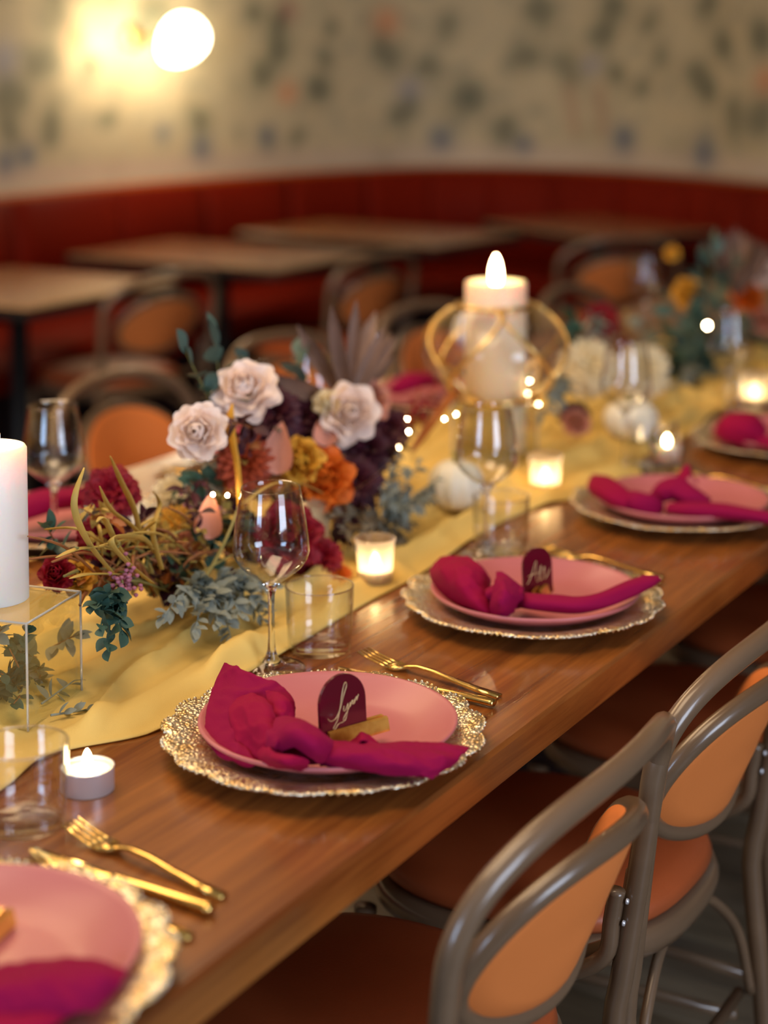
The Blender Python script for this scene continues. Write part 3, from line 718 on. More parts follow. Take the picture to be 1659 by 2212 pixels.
def holder(p, label, yaw, L=.062):
    t = thing('card_holder', label, 'holder', p, yaw)
    for s in (-1, 1):
        y0, y1 = (-.0085, -.0020) if s < 0 else (.0020, .0085)
        V = []; 
        for x in (-L/2, L/2): V += [(x, y0, 0), (x, y1, 0), (x, y1 if s < 0 else y1-.002, .011), (x, y0+.002 if s < 0 else y0, .011)]
        if s < 0: V = [(-L/2, y0, 0), (-L/2, y1, 0), (-L/2, y1, .012), (-L/2, y0+.003, .011), (L/2, y0, 0), (L/2, y1, 0), (L/2, y1, .012), (L/2, y0+.003, .011)]
        mo('bar', (V, [(0, 1, 2, 3), (7, 6, 5, 4), (0, 4, 5, 1), (1, 5, 6, 2), (2, 6, 7, 3), (3, 7, 4, 0)]), AMBER, t, False)
    mo('foot', box(-L/2, L/2, -.0085, .0085, -.002, 0), AMBER, t, False)
holder(cb+Vector((.014, -.006, -.0002)), 'amber and gold bar card holder on the sharpest plate', yaw1, .072)
scr2 = [[(.10, .25), (.25, .40), (.45, .72), (.42, .35), (.50, .30), (.62, .62), (.56, .32), (.66, .35), (.74, .58), (.72, .32), (.84, .40), (.92, .52)], [(.15, .42), (.4, .46), (.6, .47)]]
place_card(at(1162, 1284, .020), .044, .060, scr2, 'dark red arched place card on the second plate, writing blurred', '', -.08, -R(30))
holder(at(1172, 1276, .024)+Vector((0, 0, -.004)), 'small gold card holder on the second plate', R(10), .05)
holder(at(-28, 2030, .016), 'gold card holder on the bottom left plate', R(12), .062)

# ---- candles
tealight(Vector((-.199, .321, TZ)), 'lit tealight in a silver tin on bare wood beside the near tumbler')
votive(Vector((.503, .415, TZ+.004)), 'lit glass votive behind the front tumbler, on the yellow runner edge')
votive(Vector((1.062, .428, TZ+.002)), 'lit glass votive between the second and third settings', 1.02)
vt = thing('votive_candle', 'lit tealight in clear glass cup above the third setting', 'candle', (1.33, .325, TZ), 0, 'glass votives')
mo('cup', lathe([(.0001, .001), (.022, .001), (.0235, .004), (.033, .052), (.0322, .052), (.0225, .008), (.0001, .007)], 40), GLASS, vt)
mo('wax', lathe([(.0001, .008), (.0215, .009), (.029, .038), (.0001, .036)], 40), WAXIN, vt); flame((0, 0, .036), .02, .012, vt, .6)
votive(Vector((1.90, .36, TZ+.001)), 'lit glass votive near the right edge of the photo', 1.15)
# acrylic risers
def riser(loc, rz, s, h, label):
    t = thing('acrylic_riser', label, 'riser', loc, rz, 'clear acrylic risers')
    th = .003
    mo('top_panel', box(-s/2, s/2, -s/2, s/2, h-th, h, .0012), ACRYL, t, False)
    for nm, b in (('side_panel', (-s/2, -s/2+th, -s/2, s/2)), ('side_panel', (s/2-th, s/2, -s/2, s/2)), ('side_panel', (-s/2+th, s/2-th, -s/2, -s/2+th)), ('side_panel', (-s/2+th, s/2-th, s/2-th, s/2))):
        mo(nm, box(*b, 0, h-th-.0003), ACRYL, t, False)
    e = s/2
    ed = [tube([(sx*e, sy*e, 0), (sx*e, sy*e, h)], .0013, 6) for sx in (-1, 1) for sy in (-1, 1)]
    ed.append(tube([(-e, -e, h), (e, -e, h), (e, e, h), (-e, e, h), (-e, -e, h)], .0013, 6))
    mo('polished_edges', join(*ed), M('acrylic_edge', (.9, .86, .76), .1, trans=.6), t)
riser((-.080, .530, TZ+.004), R(11.5), .115, .114, 'clear acrylic riser under the white candle at the left edge')
_lc = at(-14, 1293, .118); pillar((_lc.x, _lc.y, TZ+.1181), .038, .168, 'thick white pillar candle on the acrylic riser at the left edge')
bc = at(1070, 862, .112)
riser((bc.x, bc.y, TZ+.004), R(8), .115, .108, 'clear acrylic riser under the gold banded lantern')
pillar((bc.x, bc.y, TZ+.1135), .0525, .203, 'lit thick ivory pillar candle inside the gold banded lantern', fh=.058, wm=WAXW, pw=2.0)
p2 = (1.18, .60, TZ)
t = pillar(at(1112, 985, 0), .021, .10, 'slim white pillar candle standing low behind the second wine glass', False)
ln = thing('lantern', 'gold banded globe lantern around the tall lit candle', 'lantern', (bc.x, bc.y, TZ+.1135))
def lr(z): # radius profile along height 0..0.165
    u = z/.165; return .064+.066*math.sin(PI*u)**.8
mo('glass_globe', lathe([(lr(.165*i/20)-.004, .165*i/20) for i in range(21)], 48), GLASS, ln)
for z in (.003, .162):
    mo('hoop', tube([(.067*math.cos(2*PI*i/48), .067*math.sin(2*PI*i/48), z) for i in range(49)], .0042, 8, closed=True), BRASS, ln)
for k in range(8):
    a0 = PI*k/4 + .2; tw = 1.3 if k % 2 else -1.3
    mo('band', tube([(lr(z)*math.cos(a0+tw*z/.165), lr(z)*math.sin(a0+tw*z/.165), z) for z in [.003+.159*i/16 for i in range(17)]], .0036, 8), BRASS, ln)

# ------------------------------------------------------------------ chairs
CP = dict(yb=-.243, ka=.838, oy=-.230, k=2.484, k4=-22.5, lean=.154, w=.233, z0=.679, zt=.796, n=2.54, tap=.068, ow=.171, os=.012, oz=.644, oh=.085, egg=-.25, l0=.402, l2=5.7)
def make_chair():
    t = thing('bentwood_chair', '', 'chair'); p = CP
    def Y(s, z): return p['yb']+p['ka']*s*s-p['lean']*(z-.46) if z > .40 else p['yb']+p['ka']*s*s+p['lean']*.06-.10*(.40-z)
    P = []
    zz = [.0, .1, .2, .3, .4, .46, .52, .58, .63]
    def wz(z): return p['w']-p['tap']*(p['z0']-max(z, .4))
    for z in zz: P.append((-wz(z), Y(-wz(z), z), z))
    for i in range(0, 25):
        th = PI-PI*i/24; c = math.cos(th); s = p['w']*math.copysign(abs(c)**(2/p['n']), c); z = p['z0']+(p['zt']-p['z0'])*abs(math.sin(th))**(2/p['n']); P.append((s, Y(s, z), z))
    for z in zz[::-1]: P.append((wz(z), Y(wz(z), z), z))
    mo('back_arch', tube(cr(P, 2), .0128, 12), BENT, t)
    O = []; IN = []
    def osf(th, f=1.0, off=0.0):
        s = p['ow']*f*math.cos(th)+p['os']; z = p['oz']+p['oh']*f*math.sin(th)*(1+p['egg']*math.cos(th))
        return Vector((s, p['oy']+p['k']*s*s+p['k4']*s**4-p['lean']*(p['oz']-.46)-(p['l0']+p['l2']*s*s)*(z-p['oz'])+off, z))
    mo('back_loop', tube([osf(2*PI*i/64) for i in range(65)], .0115, 12, closed=True), BENT, t)
    V, Fc = [], []; n = 48
    for off in (-.006, .0135):
        for f in ((.955, .8, .55, .25) if off < 0 else (1.0, .88, .6, .25)): 
            for i in range(n): V.append(osf(2*PI*i/n, f, off+(.004 if off > 0 else -.002)*(1-f)))
        V.append(osf(0, 0, off))
    for sd in (0, 1):
        b = sd*(4*n+1)
        for k in range(3):
            for i in range(n):
                q = (b+k*n+i, b+k*n+(i+1) % n, b+(k+1)*n+(i+1) % n, b+(k+1)*n+i); Fc.append(q if sd else q[::-1])
        for i in range(n):
            q = (b+3*n+i, b+3*n+(i+1) % n, b+4*n); Fc.append(q if sd else q[::-1])
    for i in range(n): Fc.append((i, (i+1) % n, 4*n+1+(i+1) % n, 4*n+1+i))
    mo('back_pad', (V, Fc), PEACH, t)
    # seat
    def so(r, z, a): 
        k = (abs(math.cos(a))**2.6+abs(math.sin(a))**2.6)**(-1/2.6); return r*k, z
    mo('seat_frame', lathe([(.0001, .415), (.19, .415), (.200, .42), (.205, .435), (.200, .449), (.19, .452), (.0001, .452)], 56, mod=so), BENT, t)
    mo('seat_pad', lathe([(.0001, .4525), (.188, .4525), (.196, .462), (.190, .476), (.165, .486), (.10, .491), (.0001, .492)], 56, mod=so), LEATHER, t)
    for sx in (-1, 1):
        mo('front_leg', tube([(sx*.165, .165, .415), (sx*.17, .172, .25), (sx*.18, .185, 0)], [.0145, .0125, .0105], 10), BENT, t)
        sb_ = mo('side_brace', tube(cr([(sx*.206, Y(.206, .56)+.021, .565), (sx*.206, Y(.206, .53)+.022, .53), (sx*.206, Y(.2, .5)+.028, .487), (sx*.208, -.14, .455), (sx*.213, -.07, .437)], 5), .0095, 10), BENT, t)
        sc_ = [xf(lathe([(.0001, .003), (.003, .002), (.0034, 0)], 10), Matrix.Translation((sx*.206, Y(.206, z)+.009, z)) @ Matrix.Rotation(PI/2, 4, 'X')) for z in (.53, .555)]
        mo('screw', join(*sc_), ALU, sb_)
        mo('stretcher', tube([(sx*.196, -.185, .20), (sx*.176, .175, .20)], .008, 8), BENT, t)
        mo('leg_brace', tube(cr([(sx*.19, -.205, .24), (sx*.165, -.195, .33), (sx*.10, -.185, .395), (sx*.05, -.18, .42)], 5), .007, 8), BENT, t)
    mo('stretcher', tube([(-.19, -.19, .235), (.19, -.19, .235)], .008, 8), BENT, t)
    mo('stretcher', tube([(-.172, .176, .235), (.172, .176, .235)], .008, 8), BENT, t)
    return t
chair = make_chair()
nearc = [(0.014, 'nearest bentwood chair, whole peach oval back pad in view'), (.475, 'second bentwood chair along, oval pad cut by the right edge'), (.97, 'third bentwood chair along, mostly its leather seat in view'), (1.47, 'fourth bentwood chair along, seat in shadow under the table'), (1.97, 'fifth bentwood chair along, barely seen at the right edge')]
for x, lb in nearc: put(chair, (x, .15, 0), 0, lb, 'bentwood chairs at the near side')
def bk(px, py, z=.78):
    d = ray(px, py); return CAM + d*((z-CAM.z)/d.z)
a = bk(262, 835); 
put(chair, (a.x, a.y-.26, 0), PI+.05, 'bentwood chair across the table with orange pad, behind the left wine glass', 'bentwood chairs at the far side')
a = bk(600, 748); put(chair, (a.x, a.y-.26, 0), PI, 'bentwood chair across the table behind the blush roses', 'bentwood chairs at the far side')
a = bk(905, 680); put(chair, (a.x, a.y-.26, 0), PI-.1, 'bentwood chair across the table left of the tall candle', 'bentwood chairs at the far side')
a = bk(1235, 640); put(chair, (a.x, a.y-.26, 0), PI, 'bentwood chair across the table right of the tall candle', 'bentwood chairs at the far side')
a = bk(385, 600); put(chair, (a.x, a.y+.27, 0), -.15, 'bentwood chair with orange oval back drawn up to the small tables', 'bentwood chairs at small tables')
a = bk(835, 558); put(chair, (a.x, a.y+.27, 0), -.1, 'bentwood chair facing the third small table from the left', 'bentwood chairs at small tables')
a = bk(1350, 512); put(chair, (a.x-.02, a.y+.12, 0), -.75, 'bentwood chair with a red pad facing the corner table', 'bentwood chairs at small tables')

# small tables
def small_table(x0, x1, y0, y1, rz, label):
    cx, cy = (x0+x1)/2, (y0+y1)/2; t = thing('small_table', label, 'table', (cx, cy, 0), rz, 'small banquette tables'); a, b = (x1-x0)/2, (y1-y0)/2
    mo('tabletop', box(-a, a, -b, b, .712, .742, .004), SMALLWOOD, t, False)
    mo('edge_band', join(box(-a-.004, a+.004, -b-.004, -b, .708, .738), box(-a-.004, -a, -b, b, .708, .738)), DKMETAL, t, False)
    mo('column', lathe([(.09, .711), (.03, .69), (.03, .04), (.06, .03)], 20), DKMETAL, t)
    mo('base', lathe([(.0001, .03), (.06, .03), (.20, .012), (.20, 0), (.0001, 0)], 28), DKMETAL, t)
small_table(2.25, 2.95, 2.58, 3.28, 0, 'small wooden table by the banquette at the left edge')
small_table(3.33, 3.95, 2.46, 3.36, 0, 'small wooden table with bright top, second from the left')
small_table(4.25, 4.86, 2.32, 3.28, -.08, 'small wooden table third from the left along the banquette')
small_table(4.95, 5.55, 1.75, 2.55, -.5, 'dim small wooden table in the banquette corner')

# ------------------------------------------------------------------ flowers
def leaf_mesh(L, W, mat, fold=.15, curl=.15, pw=1.0, n=6, tip=1.0):
    V, Fc = [], []
    for i in range(n+1):
        t = i/n; w_ = W*math.sin(PI*min(1, t**pw*.97+.03))**(.8*tip)*.5 if i < n else .0002
        z = -curl*L*t*t
        V += [(-w_, L*t, z+fold*w_), (0, L*t, z), (w_, L*t, z+fold*w_)]
    for i in range(n):
        for k in range(2): a = i*3+k; Fc.append((a, a+1, a+4, a+3))
    return mesh_of((V, Fc), mat, 'leaf_shape')
def petal_mesh(L, W, mat, cup=.5, curl=.2, ruff=0, n=6, m=6, seed=0):
    V, Fc = [], []; rr = random.Random(seed)
    ph = rr.random()*6
    for j in range(m+1):
        v = j/m; wd = W*.5*(math.sin(PI*(.12+.62*v)))**.7
        if v > .85: wd *= 1-.35*((v-.85)/.15)**2
        for i in range(n+1):
            u = -1+2*i/n; top = 1-.10*u*u
            x = wd*u; z = L*v*top; y = -cup*W*.5*(1-u*u)*(.4+.6*math.sin(PI*min(1, v*.8))) + cup*W*.25 - curl*L*max(0, v-.55)**2*4
            y += ruff*L*math.sin(u*9+ph)*v*v*.5
            V.append((x, y, z))
    for j in range(m):
        for i in range(n): a = j*(n+1)+i; Fc.append((a, a+1, a+n+2, a+n+1))
    return mesh_of((V, Fc), mat, 'petal_shape')
_pc = {}
def pmesh(mat, L, W, cup, curl, ruff):
    k = (mat.name, round(L, 2), round(W, 2), round(cup, 2), round(curl, 2), ruff)
    if k not in _pc: _pc[k] = petal_mesh(L, W, mat, cup, curl, ruff, seed=len(_pc))
    return _pc[k]
def rose(c, d, r, mat, label, name='rose', seed=0, group='roses in the centrepiece', ruff=.04, openn=1.0):
    rr = random.Random(seed+int(c[0]*1000)); t = thing(name, label, 'flower', c, 0, group); t.rotation_euler = look(d).to_euler()
    # (count, tilt, length, width, base radius, base z, cup)
    lay = [(3, .05, .85, .62, .06, -.15, .9, -.15), (4, .14, .92, .80, .14, -.2, .8, -.05), (5, .30, 1.0, .95, .20, -.28, .7, .12), (6, .55, 1.05, 1.05, .26, -.36, .55, .25), (7, .86*openn, 1.10, 1.15, .30, -.42, .4, .35), (7, 1.18*openn, 1.08, 1.15, .30, -.48, .35, .35)]
    for n, tl, L, W, br, bz, cup, curl in lay:
        me = pmesh(mat, L, W, cup, curl, ruff); a0 = rr.random()*6.28
        for k in range(n):
            a = a0+2*PI*k/n+rr.uniform(-.12, .12); tt = tl+rr.uniform(-.07, .07); s = r*rr.uniform(.92, 1.06)*(.72 if mat is BLUSH else .84)
            m = Matrix.Rotation(a, 4, 'Z') @ Matrix.Translation((0, -br*r, bz*r)) @ Matrix.Rotation(tt, 4, 'X') @ Matrix.Scale(s, 4)
            inst('petal', me, t, mtx=m)
    mo('calyx', lathe([(.0001, -.75*r), (.12*r, -.7*r), (.3*r, -.45*r), (.32*r, -.3*r), (.0001, -.2*r)], 12), STEMG, t)
    return t
def mum(c, d, r, mat, label, name='chrysanthemum', n=60, wid=.30, group='ruffled blooms', ruff=.2, core=None):
    t = thing(name, label, 'flower', c, 0, group); t.rotation_euler = look(d).to_euler(); rr = random.Random(int(abs(c[0])*999))
    me = pmesh(mat, 1.0, wid, .35, .25, ruff)
    for i in range(n):
        f = (i+.5)/n; a = i*2.39996; tt = .12+1.75*f**.8; s = r*(.62+.38*f**.5)*rr.uniform(.9, 1.08)
        m = Matrix.Rotation(a, 4, 'Z') @ Matrix.Translation((0, -.04*r, -.15*r*f)) @ Matrix.Rotation(tt+rr.uniform(-.1, .1), 4, 'X') @ Matrix.Scale(s, 4)
        inst('petal', me, t, mtx=m)
    mo('heart', lathe([(.0001, -.3*r), (.3*r, -.15*r), (.33*r, .05*r), (.2*r, .2*r), (.0001, .25*r)], 12), core or mat, t)
    return t
def sprig(base, tip, n, me, label, name='eucalyptus_sprig', sc=1.0, stemmat=STEMG, sag=.0, spread=1.0, group='foliage sprigs', cat='foliage', sr=.0012, taper=.5, seed=0):
    base = Vector(base); tip = Vector(tip); rr = random.Random(seed+int(base.x*777+tip.z*999))
    t = thing(name, label, cat, base, 0, group); v = tip-base
    P = [Vector((0, 0, 0))+v*(i/8)+Vector((0, 0, sag*math.sin(PI*i/8))) for i in range(9)]
    mo('stem', tube(P, [sr*(1.2-.6*i/8) for i in range(9)], 6), stemmat, t)
    for i in range(n):
        f = .12+.88*(i+.5)/n; q = f*8; k = min(7, int(q)); p = P[k].lerp(P[k+1], q-k)
        side = Vector((rr.gauss(0, 1), rr.gauss(0, 1), rr.gauss(0, 1))); vn = v.normalized(); side = (side-vn*side.dot(vn)).normalized()
        d = (vn*rr.uniform(.3, .9)+side*spread).normalized() if i < n-2 else (vn+side*.3).normalized()
        z = Vector((rr.gauss(0, .5), rr.gauss(0, .5), 1)); z = (z-d*z.dot(d)).normalized(); x = d.cross(z)
        m = Matrix.Translation(p) @ Matrix((x, d, z)).transposed().to_4x4() @ Matrix.Scale(sc*rr.uniform(.75, 1.15)*(1-taper*.5*f), 4)
        inst('leaf', me, t, mtx=m)
    return t
def strap(pts, rads, mat, label, name='dried_strap_leaf', flat=.25, group='curling dried leaves', cat='foliage'):
    P = cr(pts, 6); k = len(rads); rr = []
    for i in range(len(P)):
        f = i/(len(P)-1)*(k-1); a = min(k-2, int(f)); rr.append(rads[a]+(rads[a+1]-rads[a])*(f-a))
    c = P[0].copy(); P = [p-c for p in P]
    o = mo(name, tube(P, rr, 8, flat=flat), mat, None, loc=c); tag(o, label, cat, group); return o
camd = -FW
EUC = leaf_mesh(.040, .026, MUSG, curl=.1, pw=1.0)
SAGEL = leaf_mesh(.021, .0115, SAGE, curl=.2)
DUST = leaf_mesh(.020, .008, SAGE, curl=.3)
RND = leaf_mesh(.020, .019, DKG, fold=.3, pw=.9)
GBR = leaf_mesh(.018, .009, GREYB, curl=.25)
EUCD = leaf_mesh(.032, .022, DKG, curl=.15)
MAGL = leaf_mesh(.022, .014, MAG, curl=.3, fold=.5)
BURL = leaf_mesh(.026, .016, BURG, curl=.3, fold=.4)
OCHL = leaf_mesh(.022, .012, OCHRE, curl=.3, fold=.4)
CP_ = leaf_mesh(.03, .016, COPPER, curl=.3, fold=.3)
rr0 = random.Random(5)
# roses
rose(aty(528, 838, .50), camd+Vector((-.1, 0, .75)), .044, BLUSH, 'blush rose at the top left of the centrepiece, tilted upward')
rose(aty(425, 932, .47), camd+Vector((-.35, 0, .25)), .036, BLUSH, 'blush rose furthest left, lowest of the blush roses')
rose(aty(757, 890, .47), camd+Vector((.05, -.2, .3)), .043, BLUSH, 'blush rose right of the brown palm blades')
rose(aty(705, 872, .50), camd+Vector((-.4, 0, .3)), .018, CREAM, 'tiny cream rosebud beside the right blush rose', name='rosebud')
rose(aty(796, 862, .53), camd+Vector((.3, 0, .5)), .030, DUSTY, 'dusty pink rose tucked behind the right blush rose')
rose(aty(697, 1032, .44), camd+Vector((.15, -.2, .2)), .040, ORANGE, 'orange garden rose above the wine glass rim', ruff=.2)
rose(aty(648, 995, .46), camd+Vector((-.3, 0, .4)), .028, YEL, 'mustard orange bloom leaning on the orange rose', ruff=.2)
mum(aty(525, 1000, .50), camd+Vector((-.2, 0, .3)), .042, RUST, 'rust ruffled carnation behind the ochre leaf', 'carnation')
mum(aty(575, 955, .54), camd+Vector((0, 0, .6)), .036, RUST, 'rust ruffled carnation between the blush roses', 'carnation')
for (px, py, Y, r, lb) in [(590, 895, .52, .042, 'dark burgundy bloom under the upper blush rose'), (655, 905, .54, .040, 'dark burgundy bloom at the centre of the arrangement'), (790, 970, .48, .040, 'dark burgundy bloom right of the orange rose'), (765, 1040, .46, .040, 'dark burgundy bloom below right of the orange rose'), (840, 925, .53, .036, 'dark burgundy bloom beside the fairy lights'), (610, 855, .57, .034, 'dark burgundy bloom behind the upper blush rose'), (690, 960, .52, .036, 'dark burgundy bloom above the orange rose')]:
    mum(aty(px, py, Y), camd+Vector((random.uniform(-.3, .3), 0, .4)), r, BURG, lb, 'dahlia', n=46, wid=.42)
rose(aty(622, 1155, .42), camd+Vector((.1, -.1, .5)), .040, MAG, 'magenta rose seen through the front wine glass', ruff=.25)
mum(aty(690, 1205, .42), camd+Vector((.3, -.2, .4)), .034, MAG, 'magenta cockscomb right of the front wine glass bowl', 'cockscomb', n=50, wid=.5)
mum(aty(238, 1065, .60), camd+Vector((0, 0, .6)), .040, MAG, 'magenta bloom nearest the left wine glass', 'cockscomb', n=50, wid=.6)
mum(aty(215, 1160, .52), camd+Vector((-.1, 0, .5)), .032, MAG, 'magenta bloom below the white gourd at left', 'cockscomb', n=46, wid=.6)
rose(aty(120, 1238, .50), camd+Vector((-.1, 0, .5)), .018, MAG, 'small magenta bud beside the acrylic riser', name='rosebud', ruff=.2)
rose(aty(165, 1245, .49), camd+Vector((.2, 0, .7)), .020, YEL, 'small yellow bloom beside the magenta bud', name='rosebud')
mum(aty(245, 1225, .50), camd+Vector((0, 0, .5)), .030, BURG, 'burgundy bloom above the mauve statice', 'dahlia', n=40, wid=.42)
mum(aty(520, 1150, .52), camd+Vector((0, 0, .5)), .036, BURG, 'burgundy bloom left of the front wine glass', 'dahlia', n=40, wid=.42)
mum(aty(372, 1070, .62), camd+Vector((0, 0, .6)), .032, CREAM, 'cream bloom behind the ochre tendrils', n=46)
mum(aty(380, 1130, .56), camd+Vector((0, 0, .6)), .028, YEL, 'mustard bloom in the tangle of tendrils', n=46)
mum(aty(730, 1245, .40), camd+Vector((0, 0, .7)), .022, ORANGE, 'orange edged bloom beside the front tumbler rim', n=40)
mum(aty(400, 1180, .52), camd+Vector((.1, 0, .6)), .026, TERRA, 'terracotta bloom low among the tendrils', n=40)
# conical dusty pink petals
for px, py, Y, L, lb, sc in [(600, 1025, .47, .056, 'dusty pink pointed petal left of the orange rose', (60, 80)), (455, 1165, .47, .046, 'dusty pink pointed petal beside the mustard spike', (0, 0)), (702, 965, .50, .044, 'dusty pink pointed petal under the right blush rose', (0, 0))]:
    c = aty(px, py, Y); me = leaf_mesh(L*1.25, L*.8, DUSTY, fold=.8, curl=.3, pw=.6, n=10)
    o = bpy.data.objects.new('anthurium', me); C.objects.link(o); o.location = c
    up_ = Vector((random.uniform(-.2, .2), 0, 1)); z = (-FW+Vector((random.uniform(-.5, .5), random.uniform(-.4, .4), .2))).normalized(); x = up_.cross(z).normalized()
    o.rotation_euler = Matrix((x, z.cross(x).normalized(), z)).transposed().to_euler(); tag(o, lb, 'flower', 'dusty pink petals')
# gourds and pumpkins
def pumpkin(c, r, h, label, mat=PUMP, ribs=10):
    t = thing('pumpkin', label, 'pumpkin', c, random.random(), 'white mini pumpkins')
    def md(rr_, z, a): return rr_*(1-.07*(1-abs(math.sin(a*ribs/2)))), z
    prof = [(.0001, h*.06)]+[(r*math.sin(PI*i/14)**.8, h*.5-h*.5*math.cos(PI*i/14)*(1 if i < 7 else .94)) for i in range(1, 14)]+[(.0001, h*.88)]
    mo('body', lathe(prof, 60, mod=md), mat, t); mo('stem', tube([(0, 0, h*.86), (.002, 0, h*1.0), (.008, .002, h*1.12)], [.006, .004, .0045], 8), STEMG, t)
def onrun(px, py): p = at(px, py, .010); return p
pumpkin(onrun(985, 1100), .043, .078, 'white mini pumpkin left of the second wine glass')
pumpkin(onrun(1362, 948), .050, .074, 'white mini pumpkin behind the third wine glass')
pumpkin(at(285, 1165, .02), .040, .062, 'white mini pumpkin half hidden by ochre tendrils at left')
pumpkin(Vector((-.285, .43, TZ+.01)), .032, .05, 'white mini pumpkin cut by the left edge, seen through the near tumbler')
# eucalyptus big leaves top left of the centrepiece
bc0 = aty(560, 980, .52)
sprig(aty(470, 900, .54), aty(395, 748, .56), 5, EUC, 'teal eucalyptus sprig reaching furthest left from the centrepiece', sc=1.15)
sprig(aty(480, 880, .56), aty(462, 705, .58), 5, EUC, 'tall teal eucalyptus sprig left of the upper blush rose', sc=1.2)
sprig(aty(560, 860, .58), aty(530, 770, .58), 5, EUC, 'teal eucalyptus sprig behind the upper blush rose', sc=1.1)
sprig(aty(660, 900, .56), aty(645, 760, .60), 6, EUC, 'teal eucalyptus sprig behind the brown palm blades', sc=1.2)
sprig(aty(500, 930, .54), aty(448, 840, .54), 6, EUCD, 'dark green eucalyptus sprig left of the upper blush rose', sc=1.2)
# brown palm blades
PALM = leaf_mesh(.12, .017, BROWN, fold=1.0, curl=.04, pw=1.35, tip=.8)
pt = thing('dried_palm', 'fan of dried brown palm blades at the top of the centrepiece', 'foliage', aty(752, 880, .54))
pb = aty(752, 880, .54)
for px, py, w_ in [(641, 703, 1.3), (672, 740, 1.1), (715, 662, 1.3), (735, 740, 1.0), (770, 648, 1.1), (792, 690, 1.2), (812, 668, 1.3), (832, 705, 1.2), (848, 715, 1.2), (862, 722, .9), (858, 765, .8), (800, 740, 1.2), (590, 815, 1.6)]:
    tp = aty(px, py, .54+random.uniform(-.04, .06)); v = tp-pb; d = v.normalized(); z = (camd+Vector((random.uniform(-.5, .5), 0, 0))); z = (z-d*z.dot(d)).normalized(); x = d.cross(z)
    inst('blade', PALM, pt, mtx=Matrix((x, d, z)).transposed().to_4x4() @ Matrix.Diagonal((w_, v.length/.12, 1, 1)))
mo('stem', tube([(0, 0, 0), (0, 0, -.06), (0, 0, -.10)], .003, 6), BROWN, pt)
# mustard spike and ochre tendrils
def st(pxs, rads, mat, lb, **k): return strap([aty(*p) for p in pxs], rads, mat, lb, **k)
st([(520, 1100, .45), (513, 1010, .45), (500, 940, .46), (497, 905, .46), (502, 872, .46)], [.0055, .0045, .0055, .008, .006, .001], YEL, 'tall mustard spike between the left and upper blush roses', flat=.4)
st([(520, 1090, .42), (590, 1045, .40), (650, 1045, .40), (698, 1066, .41)], [.004, .0035, .003, .002], OCHRE, 'green gold curl behind the front wine glass rim')
tend = [([(305, 1170, .50), (290, 1100, .50), (262, 1040, .50), (238, 985, .50)], 'upright ochre leaf furthest up at the left'),
        ([(245, 1240, .47), (190, 1170, .46), (160, 1090, .46), (182, 1010, .46)], 'ochre tendril curving beside the left wine glass'),
        ([(300, 1240, .47), (255, 1180, .47), (225, 1120, .47), (208, 1128, .47)], 'broad ochre leaf over the magenta bloom'),
        ([(330, 1260, .46), (270, 1210, .45), (240, 1165, .45), (300, 1160, .46), (330, 1180, .47)], 'hooked ochre tendril in the middle of the tangle'),
        ([(260, 1240, .46), (190, 1240, .45), (150, 1250, .45)], 'ochre tendril lying toward the acrylic riser'),
        ([(240, 1180, .47), (170, 1185, .46), (120, 1205, .46)], 'yellow leaf pointing at the acrylic riser'),
        ([(380, 1280, .45), (430, 1240, .44), (500, 1200, .44), (545, 1185, .44)], 'green gold tendril passing behind the wine glass bowl'),
        ([(370, 1310, .44), (440, 1250, .43), (490, 1160, .43), (520, 1080, .45)], 'long green stem rising to the mustard spike'),
        ([(340, 1200, .48), (290, 1140, .48), (240, 1100, .48), (215, 1050, .48)], 'thin ochre stem crossing the white pumpkin'),
        ([(350, 1230, .47), (330, 1150, .48), (345, 1090, .50), (330, 1060, .50)], 'thin ochre stem right of the white pumpkin')]
for q_, (pts, lb) in enumerate(tend): st([(a_, b_, c_-(.0 if q_ in (6, 7) else .03)) for a_, b_, c_ in pts], [v_*(.6 if q_ in (6, 7) else 1) for v_ in (.0034, .0044, .0054, .0042, .001)], STEMG if q_ in (6, 7) else OCHRE, lb)
ds = thing('dried_grass', 'bundle of thin dried stems tangled left of the front wine glass', 'foliage', aty(330, 1270, .48)); d0_ = aty(330, 1270, .48)
for k in range(46):   # a tangle of dried stems at the heart of the left part
    x, y = random.uniform(200, 460), random.uniform(1190, 1300); dx = random.uniform(-190, 190); dy = random.uniform(-110, 20)
    P_ = cr([aty(x, y, .48)-d0_, aty(x+dx*.5, y+dy*.5-25, .47+random.uniform(-.03, .03))-d0_, aty(x+dx, y+dy, .47+random.uniform(-.05, .04))-d0_], 6)
    mo('stalk', tube(P_, [.0014+.0012*math.sin(PI*q/(len(P_)-1)) for q in range(len(P_))], 6, flat=.6), random.choice([OCHRE, STEMB, STEMB, STEMG]), ds)
st([(430, 1080, .60), (370, 1085, .60), (300, 1075, .60), (230, 1080, .60)], [.001, .0012, .001], STEMB, 'fine reddish twig above the white pumpkin')
